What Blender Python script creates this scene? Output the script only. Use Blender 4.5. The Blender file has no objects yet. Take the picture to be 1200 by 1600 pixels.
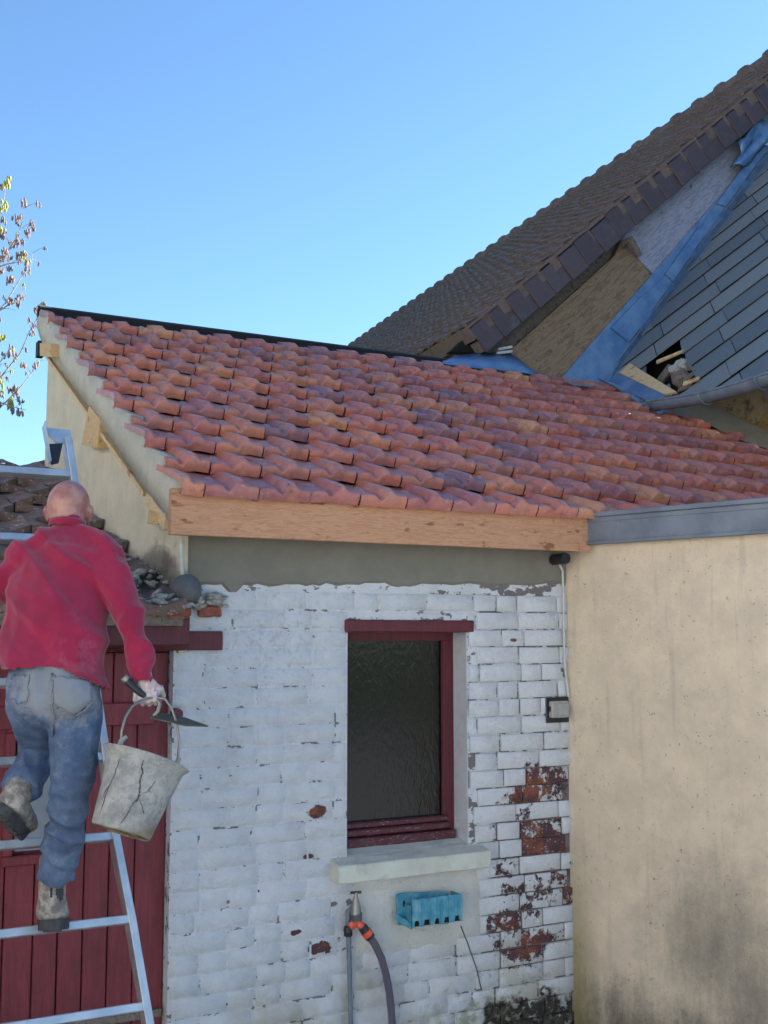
import bpy, bmesh, math, random
from mathutils import Vector, Matrix, noise as mnoise
random.seed(7)
S = bpy.context.scene
COL = S.collection
R = math.radians

# ------------------------------------------------------------------ camera
F_PX, U0, V0, HY = 1800.0, 600.0, 800.0, 990.0
PITCH = math.atan((HY - V0) / F_PX)
YAW = math.atan(3400.0 * math.cos(PITCH) / F_PX)          # angle from the view to the brick wall's run
CP, SP = math.cos(PITCH), math.sin(PITCH)
FW = Vector((math.cos(YAW) * CP, math.sin(YAW) * CP, SP))
RT = Vector((math.sin(YAW), -math.cos(YAW), 0))
UP = RT.cross(FW)
CAM = Vector((-1.499, -4.649, 1.98))
cd = bpy.data.cameras.new('camera'); cam = bpy.data.objects.new('camera', cd); COL.objects.link(cam)
cd.sensor_fit = 'VERTICAL'; cd.sensor_height = 36; cd.sensor_width = 27
cd.lens = F_PX / 1600 * 36; cd.clip_start = 0.05; cd.clip_end = 2000
m3 = Matrix((RT, UP, -FW)).transposed()
cam.matrix_world = Matrix.Translation(CAM) @ m3.to_4x4()
S.camera = cam

# ------------------------------------------------------------------ light
SUN_AZ, SUN_EL = R(4), R(26.5)                                # azimuth from +x towards +y: behind the big house
w = bpy.data.worlds.new('World'); S.world = w; w.use_nodes = True
nt = w.node_tree; bg = nt.nodes['Background']
sky = nt.nodes.new('ShaderNodeTexSky'); sky.sky_type = 'NISHITA'; sky.sun_disc = False
sky.sun_elevation = SUN_EL; sky.sun_rotation = math.pi / 2 - SUN_AZ
sky.air_density = 1.0; sky.dust_density = 0.15; sky.ozone_density = 2.2
tint = nt.nodes.new('ShaderNodeMix'); tint.data_type = 'RGBA'; tint.blend_type = 'MULTIPLY'; tint.inputs[0].default_value = 1
tint.inputs[7].default_value = (.79, .98, 1.12, 1); nt.links.new(sky.outputs[0], tint.inputs[6]); nt.links.new(tint.outputs[2], bg.inputs[0]); bg.inputs[1].default_value = 0.086
sd = bpy.data.lights.new('sun', 'SUN'); sd.energy = 5.0; sd.angle = R(0.5); sd.color = (1, .96, .90)
so = bpy.data.objects.new('sun', sd); COL.objects.link(so)
sv = Vector((math.cos(SUN_AZ) * math.cos(SUN_EL), math.sin(SUN_AZ) * math.cos(SUN_EL), math.sin(SUN_EL)))
so.rotation_euler = sv.to_track_quat('Z', 'Y').to_euler(); so.location = (0, 0, 20)
S.view_settings.view_transform = 'Standard'; S.view_settings.look = 'None'
S.view_settings.gamma = 1; S.view_settings.exposure = 1.5; S.view_settings.use_curve_mapping = False

# ------------------------------------------------------------------ measuring helpers
def ray(u, v): return FW + RT * ((u - U0) / F_PX) - UP * ((v - V0) / F_PX)
def hit(u, v, n, p0):
    n = Vector(n); r = ray(u, v); return CAM + r * ((n.dot(Vector(p0)) - n.dot(CAM)) / n.dot(r))
def atX(u, v, x): return hit(u, v, (1, 0, 0), (x, 0, 0))
def atY(u, v, y): return hit(u, v, (0, 1, 0), (0, y, 0))
def hdir(vpx):
    d = Vector((math.cos(YAW), math.sin(YAW), 0)) + RT * ((vpx - 600) * CP / F_PX); return d.normalized()
def proj(P):
    d = Vector(P) - CAM; k = d.dot(FW); return (U0 + F_PX * d.dot(RT) / k, V0 - F_PX * d.dot(UP) / k)

# ------------------------------------------------------------------ object helpers
ORG = {}
def thing(name, label, cat, loc=(0, 0, 0), group=None):
    o = bpy.data.objects.new(name, None); COL.objects.link(o); o.location = loc; o.empty_display_size = .1
    ORG[o.name] = Vector(loc); tag(o, label, cat, group); return o
def tag(o, label=None, cat=None, group=None, kind=None):
    if label: o['label'] = label
    if cat: o['category'] = cat
    if group: o['group'] = group
    if kind: o['kind'] = kind
    return o
def org(o): return ORG.get(o.name, Vector((0, 0, 0))) if o else Vector((0, 0, 0))
def link(name, me, parent=None, at=None, rot=None):
    """link mesh; at = world position of the mesh's own origin"""
    o = bpy.data.objects.new(name, me); COL.objects.link(o)
    wp = Vector(at) if at is not None else Vector((0, 0, 0))
    if parent: o.parent = parent
    o.location = wp - org(parent)
    if rot is not None: o.rotation_euler = rot
    ORG[o.name] = wp
    return o
class MB:
    def __init__(s): s.v = []; s.f = []; s.sm = []
    def add(s, vs, fs, smooth=False):
        b = len(s.v); s.v += [tuple(x) for x in vs]; s.f += [tuple(i + b for i in f) for f in fs]; s.sm += [smooth] * len(fs); return s
    def box(s, a, b):
        (x0, y0, z0), (x1, y1, z1) = a, b
        vs = [(x, y, z) for x in (x0, x1) for y in (y0, y1) for z in (z0, z1)]
        return s.add(vs, [(0, 1, 3, 2), (4, 6, 7, 5), (0, 4, 5, 1), (2, 3, 7, 6), (0, 2, 6, 4), (1, 5, 7, 3)])
    def obox(s, c, ax, ay, az):
        """box with centre and three half-axis vectors"""
        c, ax, ay, az = map(Vector, (c, ax, ay, az))
        vs = [c + ax * i + ay * j + az * k for i in (-1, 1) for j in (-1, 1) for k in (-1, 1)]
        return s.add(vs, [(0, 1, 3, 2), (4, 6, 7, 5), (0, 4, 5, 1), (2, 3, 7, 6), (0, 2, 6, 4), (1, 5, 7, 3)])
    def bar(s, a, b, w_, h, side=None):
        a, b = Vector(a), Vector(b); d = (b - a); l = d.length; d.normalize()
        sd_ = Vector(side).normalized() if side is not None else (d.cross(Vector((0, 0, 1))).normalized() if abs(d.z) < .95 else Vector((1, 0, 0)))
        sd_ = (sd_ - d * sd_.dot(d)).normalized(); up = sd_.cross(d)
        return s.obox((a + b) / 2, d * l / 2, sd_ * w_ / 2, up * h / 2)
    def slab(s, pts, n, t):
        """planar polygon extruded along -n by t (front at pts)"""
        n = Vector(n).normalized(); k = len(pts); P = [Vector(p) for p in pts]
        vs = P + [p - n * t for p in P]
        fs = [tuple(range(k)), tuple(range(2 * k - 1, k - 1, -1))] + [((i + 1) % k, i, i + k, (i + 1) % k + k) for i in range(k)]
        return s.add(vs, fs)
    def tube(s, pts, r, n=8, caps=True, sm=True, sq=None):
        P = [Vector(p) for p in pts]; m = len(P); rs = r if isinstance(r, (list, tuple)) else [r] * m
        vs = []; ref = None
        for i in range(m):
            d = (P[min(i + 1, m - 1)] - P[max(i - 1, 0)]).normalized()
            if ref is None: ref = Vector((0, 0, 1)) if abs(d.z) < .9 else Vector((1, 0, 0))
            a = (ref - d * ref.dot(d)).normalized(); ref = a; b = d.cross(a)
            for j in range(n):
                t = 2 * math.pi * j / n; vs.append(P[i] + (a * math.cos(t) + b * math.sin(t)) * rs[i])
        fs = [(i * n + j, i * n + (j + 1) % n, (i + 1) * n + (j + 1) % n, (i + 1) * n + j) for i in range(m - 1) for j in range(n)]
        s.add(vs, fs, sm)
        if caps: s.add(vs[:n], [tuple(range(n - 1, -1, -1))]); s.add(vs[-n:], [tuple(range(n))])
        return s
    def lathe(s, prof, c, ax, n=32, sm=True):
        c = Vector(c); ax = Vector(ax).normalized(); a = ax.orthogonal().normalized(); b = ax.cross(a); m = len(prof)
        vs = [c + ax * h + (a * math.cos(2 * math.pi * j / n) + b * math.sin(2 * math.pi * j / n)) * r for r, h in prof for j in range(n)]
        fs = [(i * n + j, i * n + (j + 1) % n, (i + 1) * n + (j + 1) % n, (i + 1) * n + j) for i in range(m - 1) for j in range(n)]
        return s.add(vs, fs, sm)
    def ell(s, c, ax, ay, az, nu=16, nv=10):
        c, ax, ay, az = map(Vector, (c, ax, ay, az)); vs = []; fs = []
        for i in range(nv + 1):
            t = math.pi * i / nv
            for j in range(nu):
                p = 2 * math.pi * j / nu; vs.append(c + ax * math.sin(t) * math.cos(p) + ay * math.sin(t) * math.sin(p) + az * math.cos(t))
        for i in range(nv):
            for j in range(nu):
                fs.append((i * nu + j, i * nu + (j + 1) % nu, (i + 1) * nu + (j + 1) % nu, (i + 1) * nu + j))
        return s.add(vs, fs, True)
    def mesh(s, name, mat, origin=(0, 0, 0), bev=0, merge=False, jit=0, sub=0):
        o = Vector(origin); me = bpy.data.meshes.new(name)
        me.from_pydata([tuple(Vector(v) - o) for v in s.v], [], s.f)
        me.polygons.foreach_set('use_smooth', s.sm)
        bm = bmesh.new(); bm.from_mesh(me)
        if merge: bmesh.ops.remove_doubles(bm, verts=bm.verts, dist=1e-5)
        if bev: bmesh.ops.bevel(bm, geom=list(bm.edges), offset=bev, segments=1, affect='EDGES', clamp_overlap=True)
        if sub: bmesh.ops.subdivide_edges(bm, edges=bm.edges, cuts=sub, use_grid_fill=True)
        bmesh.ops.recalc_face_normals(bm, faces=bm.faces)
        if jit:
            for v in bm.verts: v.co += Vector(mnoise.noise_vector((v.co + o) * 23)) * jit
        bm.to_mesh(me); bm.free()
        if isinstance(mat, (list, tuple)):
            for m_ in mat: me.materials.append(m_)
        else: me.materials.append(mat)
        return me
    def build(s, name, mat, parent=None, origin=None, **k):
        o = Vector(origin) if origin is not None else org(parent)
        return link(name, s.mesh(name, mat, o, **k), parent, o)

# ------------------------------------------------------------------ material helpers
class NT:
    def __init__(s, name, rough=.8, metal=0, spec=.5):
        s.m = bpy.data.materials.new(name); s.m.use_nodes = True; s.t = s.m.node_tree; s.b = s.t.nodes['Principled BSDF']
        s.b.inputs['Roughness'].default_value = rough; s.b.inputs['Metallic'].default_value = metal; s.b.inputs['Specular IOR Level'].default_value = spec
        s.pos = s.t.nodes.new('ShaderNodeNewGeometry').outputs['Position']
    def n(s, t): return s.t.nodes.new(t)
    def put(s, sock, val):
        if isinstance(val, bpy.types.NodeSocket): s.t.links.new(val, sock)
        elif isinstance(val, (tuple, list)): sock.default_value = tuple(val) + ((1,) if len(val) == 3 and len(sock.default_value) == 4 else ())
        else: sock.default_value = val
    def ma(s, op, a, b=0, c=None, clamp=False):
        x = s.n('ShaderNodeMath'); x.operation = op; x.use_clamp = clamp; s.put(x.inputs[0], a); s.put(x.inputs[1], b)
        if c is not None: s.put(x.inputs[2], c)
        return x.outputs[0]
    def noise(s, scale, detail=4, rough=.6, vec=None, st=None, off=(0, 0, 0), dist=0):
        x = s.n('ShaderNodeTexNoise'); x.inputs['Scale'].default_value = scale; x.inputs['Detail'].default_value = detail; x.inputs['Roughness'].default_value = rough
        x.inputs['Distortion'].default_value = dist
        v = vec or s.pos
        if st or off != (0, 0, 0):
            mp = s.n('ShaderNodeMapping'); s.put(mp.inputs['Vector'], v); mp.inputs['Scale'].default_value = st or (1, 1, 1); mp.inputs['Location'].default_value = off; v = mp.outputs[0]
        s.put(x.inputs['Vector'], v); return x.outputs['Fac']
    def voro(s, scale, feat='F1', st=None):
        x = s.n('ShaderNodeTexVoronoi'); x.feature = feat; x.inputs['Scale'].default_value = scale; v = s.pos
        if st: mp = s.n('ShaderNodeMapping'); s.put(mp.inputs['Vector'], v); mp.inputs['Scale'].default_value = st; v = mp.outputs[0]
        s.put(x.inputs['Vector'], v); return x.outputs['Distance']
    def ramp(s, fac, lo, hi):
        x = s.n('ShaderNodeMapRange'); x.interpolation_type = 'SMOOTHSTEP'; s.put(x.inputs[0], fac); s.put(x.inputs[1], lo); s.put(x.inputs[2], hi); return x.outputs[0]
    def cr(s, fac, stops):
        x = s.n('ShaderNodeValToRGB'); s.put(x.inputs[0], fac); e = x.color_ramp.elements
        while len(e) < len(stops): e.new(.5)
        for k, (p, c) in enumerate(stops): e[k].position = p; e[k].color = tuple(c) + (1,)
        return x.outputs[0]
    def mix(s, fac, a, b, mode='MIX'):
        x = s.n('ShaderNodeMix'); x.data_type = 'RGBA'; x.blend_type = mode; s.put(x.inputs[0], fac); s.put(x.inputs[6], a); s.put(x.inputs[7], b); return x.outputs[2]
    def xyz(s, v=None):
        x = s.n('ShaderNodeSeparateXYZ'); s.put(x.inputs[0], v or s.pos); return x.outputs
    def frame(s, ax, ay, az):
        cb_ = s.n('ShaderNodeCombineXYZ')
        for k, v in enumerate((ax, ay, az)):
            d = s.n('ShaderNodeVectorMath'); d.operation = 'DOT_PRODUCT'; s.put(d.inputs[0], s.pos); d.inputs[1].default_value = tuple(v); s.put(cb_.inputs[k], d.outputs['Value'])
        return cb_.outputs[0]
    def rnd(s): return s.n('ShaderNodeObjectInfo').outputs['Random']
    def blob(s, c, r):
        """1 at c falling to 0 at radii r"""
        x = s.n('ShaderNodeVectorMath'); x.operation = 'SUBTRACT'; s.put(x.inputs[0], s.pos); x.inputs[1].default_value = tuple(c)
        y = s.n('ShaderNodeVectorMath'); y.operation = 'DIVIDE'; s.put(y.inputs[0], x.outputs[0]); y.inputs[1].default_value = tuple(r)
        z = s.n('ShaderNodeVectorMath'); z.operation = 'LENGTH'; s.put(z.inputs[0], y.outputs[0])
        return s.ma('SUBTRACT', 1, z.outputs['Value'])
    def bump(s, h, strength=.5, dist=.01, prev=None):
        x = s.n('ShaderNodeBump'); x.inputs['Strength'].default_value = strength; x.inputs['Distance'].default_value = dist; s.put(x.inputs['Height'], h)
        if prev: s.put(x.inputs['Normal'], prev)
        return x.outputs[0]
    def out(s, col=None, rough=None, bump=None):
        if col is not None: s.put(s.b.inputs['Base Color'], col)
        if rough is not None: s.put(s.b.inputs['Roughness'], rough)
        if bump is not None: s.put(s.b.inputs['Normal'], bump)
        return s.m
def simple(name, col, rough=.8, metal=0, var=.25, scale=30, bs=.3, bd=.003, st=None, per=0):
    t = NT(name, rough, metal); c2 = tuple(x * (1 - var) for x in col); c3 = tuple(min(1, x * (1 + var)) for x in col)
    n1 = t.noise(scale, 5, .65, st=st); c = t.cr(n1, [(.3, c2), (.7, c3)])
    if per: c = t.mix(1, c, t.cr(t.rnd(), [(0, (1 - per,) * 3), (1, (1, 1, 1))]), 'MULTIPLY')
    return t.out(c, None, t.bump(t.noise(scale * 2.5, 4, .6, st=st), bs, bd))
M = {}

# white paint on brick, peeling to brick / mortar
def painted(name, under, core=False):
    t = NT(name, .75); x, y, z = t.xyz()
    big = t.noise(3, 4, .6); med = t.noise(14, 6, .7); fine = t.noise(70, 5, .7); mf = t.noise(40, 6, .8, off=(4, 0, 1))
    f1 = t.blob((1.84, 0, .90), (.44, 1, .66)); f2 = t.blob((1.90, 0, .86), (.26, 1, .28)); f3 = t.blob((1.70, 0, .58), (.34, 1, .24))
    reg = t.ma('MAXIMUM', t.ma('MULTIPLY', t.ramp(f1, 0, .5), .135), t.ma('MULTIPLY', t.ramp(f2, 0, .5), .175)); reg = t.ma('MAXIMUM', reg, t.ma('MULTIPLY', t.ramp(f3, 0, .6), .165)); reg = t.ma('MAXIMUM', reg, 0)
    # bare wet foot of the wall
    foot = t.ramp(t.ma('ADD', t.ma('SUBTRACT', .30, z), t.ma('ADD', t.ma('MULTIPLY', t.ma('SUBTRACT', t.noise(12, 4, .6), .5), .35), t.ma('MULTIPLY', t.ma('MINIMUM', t.ma('SUBTRACT', x, 1.50), 0), 3))), 0, .05)
    nn = t.ma('ADD', t.ma('ADD', t.ma('MULTIPLY', mf, .34), t.ma('MULTIPLY', med, .30)), t.ma('ADD', t.ma('MULTIPLY', t.noise(9, 2, .5, off=(3, 1, 7), st=(.55, 1, 1.2)), .18), .09))
    if not core: nn = t.ma('ADD', nn, t.ma('MULTIPLY', t.ma('SUBTRACT', t.rnd(), .5), t.ma('MULTIPLY', t.ramp(reg, .02, .10), .17)))
    peel = t.ramp(t.ma('ADD', nn, reg), .655, .672)
    for (u, v, rr) in ((495, 1268, .055), (482, 1338, .03), (500, 1481, .055), (462, 1457, .024), (694, 1290, .022), (402, 1392, .012), (800, 1000, .02)):
        c = atY(u, v, 0); bl = t.blob((c.x, 0, c.z), (rr * 1.3, 1, rr * .62)); ch = t.ramp(t.ma('ADD', bl, t.ma('MULTIPLY', t.ma('SUBTRACT', med, .5), 2.2)), .25, .32)
        peel = t.ma('MAXIMUM', peel, ch)
    fl = t.ramp(t.noise(42, 5, .75, off=(9, 2, 4)), .735, .76); peel = t.ma('MAXIMUM', peel, t.ma('MULTIPLY', fl, t.ramp(x, -.6, 1.9)))
    white = t.cr(t.ma('ADD', t.ma('MULTIPLY', big, .5), t.ma('MULTIPLY', med, .5)), [(.32, (.58, .58, .57)), (.5, (.70, .705, .71)), (.68, (.77, .78, .79))])
    gblob = t.ma('MULTIPLY', t.ma('MAXIMUM', t.blob((.42, 0, 1.95), (.55, 1, .45)), 0), .13)
    grime = t.ramp(t.ma('ADD', t.noise(26, 6, .8), gblob), .58, .76); white = t.mix(t.ma('MULTIPLY', grime, .42), white, (.30, .31, .34))
    yel = t.ramp(t.ma('ADD', t.ma('MULTIPLY', t.noise(4, 4, .6, off=(1, 5, 2)), .8), t.ma('SUBTRACT', .26, t.ma('MULTIPLY', z, .40))), .42, .72); white = t.mix(t.ma('MULTIPLY', yel, .75), white, (.50, .43, .27))
    moss = t.ramp(t.ma('ADD', t.noise(9, 6, .7), t.ma('SUBTRACT', .36, t.ma('MULTIPLY', z, .80))), .60, .75)
    moss = t.ma('MULTIPLY', moss, t.ramp(x, .8, 1.6)); white = t.mix(t.ma('MULTIPLY', moss, .7), white, (.13, .15, .07))
    if core:
        un = t.mix(t.ramp(med, .4, .6), (.11, .08, .085), (.24, .19, .19)); cav = t.ma('MULTIPLY', t.ramp(t.ma('ADD', t.noise(19, 4, .65, off=(2, 2, 2), st=(.6, 1, 1)), t.ma('ADD', .035, t.ma('MULTIPLY', t.ramp(x, .9, 1.7), .075))), .60, .63), .85)
        white = t.mix(cav, white, (.10, .08, .075))
    else:
        un = t.mix(t.ramp(t.noise(6, 2, .5, off=(1, 4, 6)), .46, .54), (.30, .085, .04), (.13, .05, .06)); un = t.mix(t.ramp(med, .4, .62), un, (.09, .045, .05))
        un = t.mix(t.ramp(t.noise(45, 4, .7), .60, .68), un, (.42, .38, .36))
    un = t.mix(foot, un, t.mix(t.ramp(mf, .45, .6), (.028, .024, .018), (.10, .085, .06))); peel = t.ma('MAXIMUM', peel, t.ma('MULTIPLY', foot, t.ramp(t.noise(16, 5, .7, off=(0, 0, 9)), .62, .55)))
    if core: peel = t.ma('MAXIMUM', peel, t.ma('MULTIPLY', t.ramp(reg, .06, .11), t.ramp(mf, .62, .52)))
    if core: peel = t.ma('MULTIPLY', peel, t.ramp(x, 1.40, 1.60))
    col = t.mix(peel, white, un)
    h = t.ma('ADD', t.ma('MULTIPLY', med, .5), t.ma('MULTIPLY', fine, .35)); h = t.ma('ADD', h, t.ma('MULTIPLY', mf, .3)); h = t.ma('SUBTRACT', h, t.ma('MULTIPLY', peel, .35))
    return t.out(col, t.ma('ADD', .62, t.ma('MULTIPLY', peel, .25)), t.bump(h, 1, .02))
M['brick'] = painted('painted_brick', 0); M['joint'] = painted('painted_mortar', 0, True)

def tile_mat(name, stops, moss=.2, rough=.42, terra=1., speck=(.60, .50, .46)):
    t = NT(name, rough); c = t.cr(t.rnd(), stops); med = t.noise(16, 5, .65); fine = t.noise(90, 4, .7); k = .45 + .55 * terra
    c = t.mix(t.ma('MULTIPLY', t.ramp(t.noise(7, 4, .6, off=(4, 4, 1)), .45, .75), terra * .65), c, (.52, .22, .14))
    if terra == 1:
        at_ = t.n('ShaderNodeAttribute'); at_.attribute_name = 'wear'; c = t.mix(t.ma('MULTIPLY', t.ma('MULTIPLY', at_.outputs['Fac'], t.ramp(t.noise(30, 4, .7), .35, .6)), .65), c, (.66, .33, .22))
    c = t.mix(t.ma('MULTIPLY', t.ramp(med, .48, .70), .48), c, tuple(q * k for q in (.17, .075, .085)))
    c = t.mix(t.ma('MULTIPLY', t.ramp(t.noise(11, 5, .7, off=(0, 8, 0)), .56, .70), .5), c, tuple(q * k for q in (.20, .12, .17)))
    c = t.mix(t.ma('MULTIPLY', t.ramp(t.noise(33, 5, .75, off=(7, 0, 0)), .58, .70), moss * 1.8), c, speck)
    if terra == 1: c = t.mix(t.ma('MULTIPLY', t.ramp(t.noise(5, 4, .6, off=(9, 9, 0)), .42, .62), .18), c, (.46, .28, .28))
    c = t.mix(t.ma('MULTIPLY', t.ramp(t.noise(60, 3, .7, off=(0, 3, 0)), .64, .69), .8), c, (.05, .035, .03))
    return t.out(c, t.ma('ADD', rough - .12, t.ma('MULTIPLY', med, .35)), t.bump(t.ma('ADD', t.ma('MULTIPLY', med, .6), t.ma('MULTIPLY', fine, .35)), .55, .005))
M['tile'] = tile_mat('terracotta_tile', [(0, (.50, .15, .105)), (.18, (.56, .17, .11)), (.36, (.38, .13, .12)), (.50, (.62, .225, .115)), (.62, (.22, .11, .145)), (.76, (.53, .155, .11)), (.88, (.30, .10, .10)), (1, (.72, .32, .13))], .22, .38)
M['oldtile'] = tile_mat('old_roof_tile', [(0, (.16, .11, .09)), (.5, (.22, .145, .115)), (1, (.15, .12, .10))], .9, .85, .15)
M['browntile'] = tile_mat('brown_roof_tile', [(0, (.135, .088, .068)), (1, (.175, .118, .09))], .45, .8, 0., (.36, .31, .27))  # pale specks: mossy speckle plus painted glints off the tile edges
t = NT('dark_verge_tile', .5); c = t.cr(t.rnd(), [(0, (.075, .052, .055)), (1, (.10, .07, .072))]); c = t.mix(t.ma('MULTIPLY', t.ramp(t.noise(9, 5, .7), .5, .75), .5), c, (.14, .115, .125))
M['verge'] = t.out(c, None, t.bump(t.noise(40), .3, .004))
t = NT('slate', .42); c = t.cr(t.rnd(), [(0, (.12, .14, .15)), (.5, (.165, .19, .20)), (1, (.23, .245, .235))]); c = t.mix(t.ma('MULTIPLY', t.ramp(t.noise(12, 5, .7), .5, .7), .5), c, (.19, .20, .17))
c = t.mix(t.ramp(t.noise(45, 4, .7), .68, .73), c, (.03, .03, .03)); M['slate'] = t.out(c, None, t.bump(t.noise(30, 6, .7), .5, .006))

_w = hdir(-100); wxd = Vector((_w.y, -_w.x, 0))
def render_mat(name, base, stain=True):
    t = NT(name, .92); x, y, z = t.xyz(); med = t.noise(6, 5, .65); fine = t.noise(110, 4, .75)
    c = t.mix(t.ramp(med, .3, .7), tuple(b * .9 for b in base), tuple(min(1, b * 1.06) for b in base))
    c = t.mix(t.ma('MULTIPLY', t.ramp(t.noise(75, 3, .6, off=(1, 1, 1)), .66, .72), .6), c, (.28, .2, .1))
    return t, c, x, y, z, med, fine
t, c, x, y, z, med, fine = render_mat('cream_roughcast', (.84, .68, .485))
# black mould stain spreading low on the wall, drips, wet green foot
vert = t.noise(1, 6, .75, st=(11, 11, 2.6)); blot = t.noise(5, 6, .75)
spread = t.ma('MAXIMUM', t.ma('MULTIPLY', t.blob((2.24, -.74, .62), (.9, .52, .60)), .62), t.ma('MULTIPLY', t.blob((2.18, -.45, .12), (.9, .85, .45)), .62))
spread = t.ma('MAXIMUM', spread, t.ma('MULTIPLY', t.blob((2.2, -.9, .45), (.9, .5, .6)), .62))
ns = t.ma('ADD', t.ma('MULTIPLY', vert, .45), t.ma('MULTIPLY', blot, .45)); ns = t.ma('ADD', ns, t.ma('MULTIPLY', t.noise(60, 4, .8), .22))
st = t.ramp(t.ma('ADD', ns, spread),   .60, 1.25); c = t.mix(t.ma('MULTIPLY', st, .74), c, (.14, .13, .11))
ft = t.ramp(t.ma('ADD', t.ma('MULTIPLY', ns, .6), t.ma('SUBTRACT', .30, z)), .22, .66); c = t.mix(t.ma('MULTIPLY', ft, .9), c, (.04, .043, .036))
gr = t.ma('MULTIPLY', t.ramp(t.ma('ADD', t.blob((2.0, .0, .35), (.4, .22, .9)), t.ma('MULTIPLY', ns, .5)), .35, 1.25), .75); c = t.mix(gr, c, (.24, .19, .06))
c = t.mix(t.ma('MULTIPLY', t.ramp(t.noise(5, 5, .7, off=(2, 2, 2)), .5, .75), .25), c, (.40, .33, .26))
c = t.mix(t.ma('MULTIPLY', t.ramp(t.noise(40, 3, .7, off=(6, 1, 1)), .64, .69), t.ma('MULTIPLY', t.ramp(blot, .42, .6), .8)), c, (.16, .12, .08))
c = t.mix(t.ma('MULTIPLY', t.ramp(t.noise(1, 4, .6, st=(26, 26, 1.6), off=(3, 3, 3)), .56, .72), .16), c, (.25, .21, .17))
M['roughcast'] = t.out(c, None, t.bump(t.ma('ADD', fine, t.ma('MULTIPLY', t.noise(200, 3), .8)), .9, .006))
t, c, x, y, z, med, fine = render_mat('gable_render', (.66, .575, .41))
dirt = t.ramp(t.ma('ADD', t.noise(9, 6, .7), t.ma('MULTIPLY', t.blob((0, .25, 2.15), (1, .5, .35)), .3)), .62, .78); c = t.mix(t.ma('MULTIPLY', dirt, .5), c, (.17, .14, .11))
sp = t.ma('MULTIPLY', t.ramp(t.blob((0, .32, 2.12), (1, .45, .27)), 0, .35), 1); rough_n = t.noise(48, 5, .8, dist=1.5)
M['gable'] = t.out(c, None, t.bump(t.ma('MULTIPLY', rough_n, sp), 1, .06, t.bump(t.ma('ADD', fine, t.ma('MULTIPLY', med, 2.5)), .45, .006)))
t, c, x, y, z, med, fine = render_mat('mortar_band', (.56, .51, .39)); c = t.mix(t.ma('MULTIPLY', t.ramp(t.noise(20, 5, .7), .5, .7), .4), c, (.38, .34, .26)); M['mortar'] = t.out(c, None, t.bump(t.ma('ADD', fine, med), .6, .008))
t, c, x, y, z, med, fine = render_mat('grey_cement', (.22, .205, .165)); M['cement'] = t.out(c, None, t.bump(t.ma('ADD', fine, med), .4, .006))
t, c, x, y, z, med, fine = render_mat('patched_render', (.70, .68, .62)); g = t.ramp(t.ma('SUBTRACT', t.ma('ADD', .35, t.ma('MULTIPLY', t.noise(12, 6, .75), .9)), z), .15, .55); c = t.mix(t.ma('MULTIPLY', g, .7), c, (.32, .27, .13)); M['patch'] = t.out(c, None, t.bump(t.ma('ADD', t.noise(20, 6, .7), fine), .7, .012))
t, c, x, y, z, med, fine = render_mat('sill_stone', (.66, .65, .55)); c = t.mix(t.ramp(t.noise(70, 4, .8), .68, .72), c, (.08, .08, .07)); c = t.mix(t.ma('MULTIPLY', t.ramp(t.noise(8, 5, .7), .5, .7), .45), c, (.33, .36, .30)); M['sill'] = t.out(c, None, t.bump(fine, .6, .006))
t, c, x, y, z, med, fine = render_mat('wing_wall', (.36, .29, .17)); c = t.mix(t.ramp(t.noise(14, 6, .75), .45, .65), c, (.09, .085, .06)); c = t.mix(t.ma('MULTIPLY', t.ramp(t.noise(7, 4, .7, off=(5, 5, 5)), .5, .62), .8), c, (.34, .22, .06)); M['wing'] = t.out(c, None, t.bump(t.noise(50, 5, .8), .9, .02))

def wood(name, a, b, knot, st, rough=.7, sc=1, kn=.62, fr=None, gd=1.2):
    t = NT(name, rough)
    if fr: t.pos = t.frame(*fr)
    g = t.noise(sc * 6, 5, .6, st=st, dist=gd); f = t.noise(sc * 30, 4, .7, st=st)
    c = t.cr(g, [(.30, a), (.5, b), (.56, a), (.7, b)]); c = t.mix(t.ma('MULTIPLY', t.ramp(f, .5, .7), .35), c, tuple(x * .55 for x in a))
    c = t.mix(t.ramp(t.noise(sc * 4.5, 2, .5, st=(st[0] * 2.5, st[1], st[2] * .7), off=(3, 3, 3)), kn, kn + .1), c, knot)
    return t.out(c, None, t.bump(t.ma('ADD', g, f), .25, .003))
M['fir'] = wood('new_fir_board', (.46, .22, .115), (.58, .31, .17), (.26, .10, .04), (1, 6, 9))
M['firend'] = wood('fir_end', (.55, .33, .13), (.68, .45, .2), (.35, .17, .06), (3, 3, 6))
M['lath'] = wood('pale_lath', (.62, .42, .20), (.72, .52, .28), (.4, .2, .1), (3, 2, 2))
RK = (wxd * .76 + Vector((0, 0, .65))).normalized(); RKP = (Vector((0, 0, .76)) - wxd * .65).normalized()
M['ply'] = wood('weathered_plywood', (.17, .115, .07), (.31, .215, .13), (.08, .065, .05), (.8, 1, 5), .85, 1, .70, (RK, Vector((wxd.y, -wxd.x, 0)), RKP), .5)
M['greyply'] = wood('grey_painted_plywood', (.22, .225, .29), (.38, .385, .47), (.12, .12, .15), (1.1, 1, 7), .7, 1, .7, (RK, Vector((wxd.y, -wxd.x, 0)), RKP), .5)
M['oldwood'] = wood('broken_old_wood', (.13, .10, .08), (.24, .19, .15), (.05, .04, .03), (4, 4, 4), .9)

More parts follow.
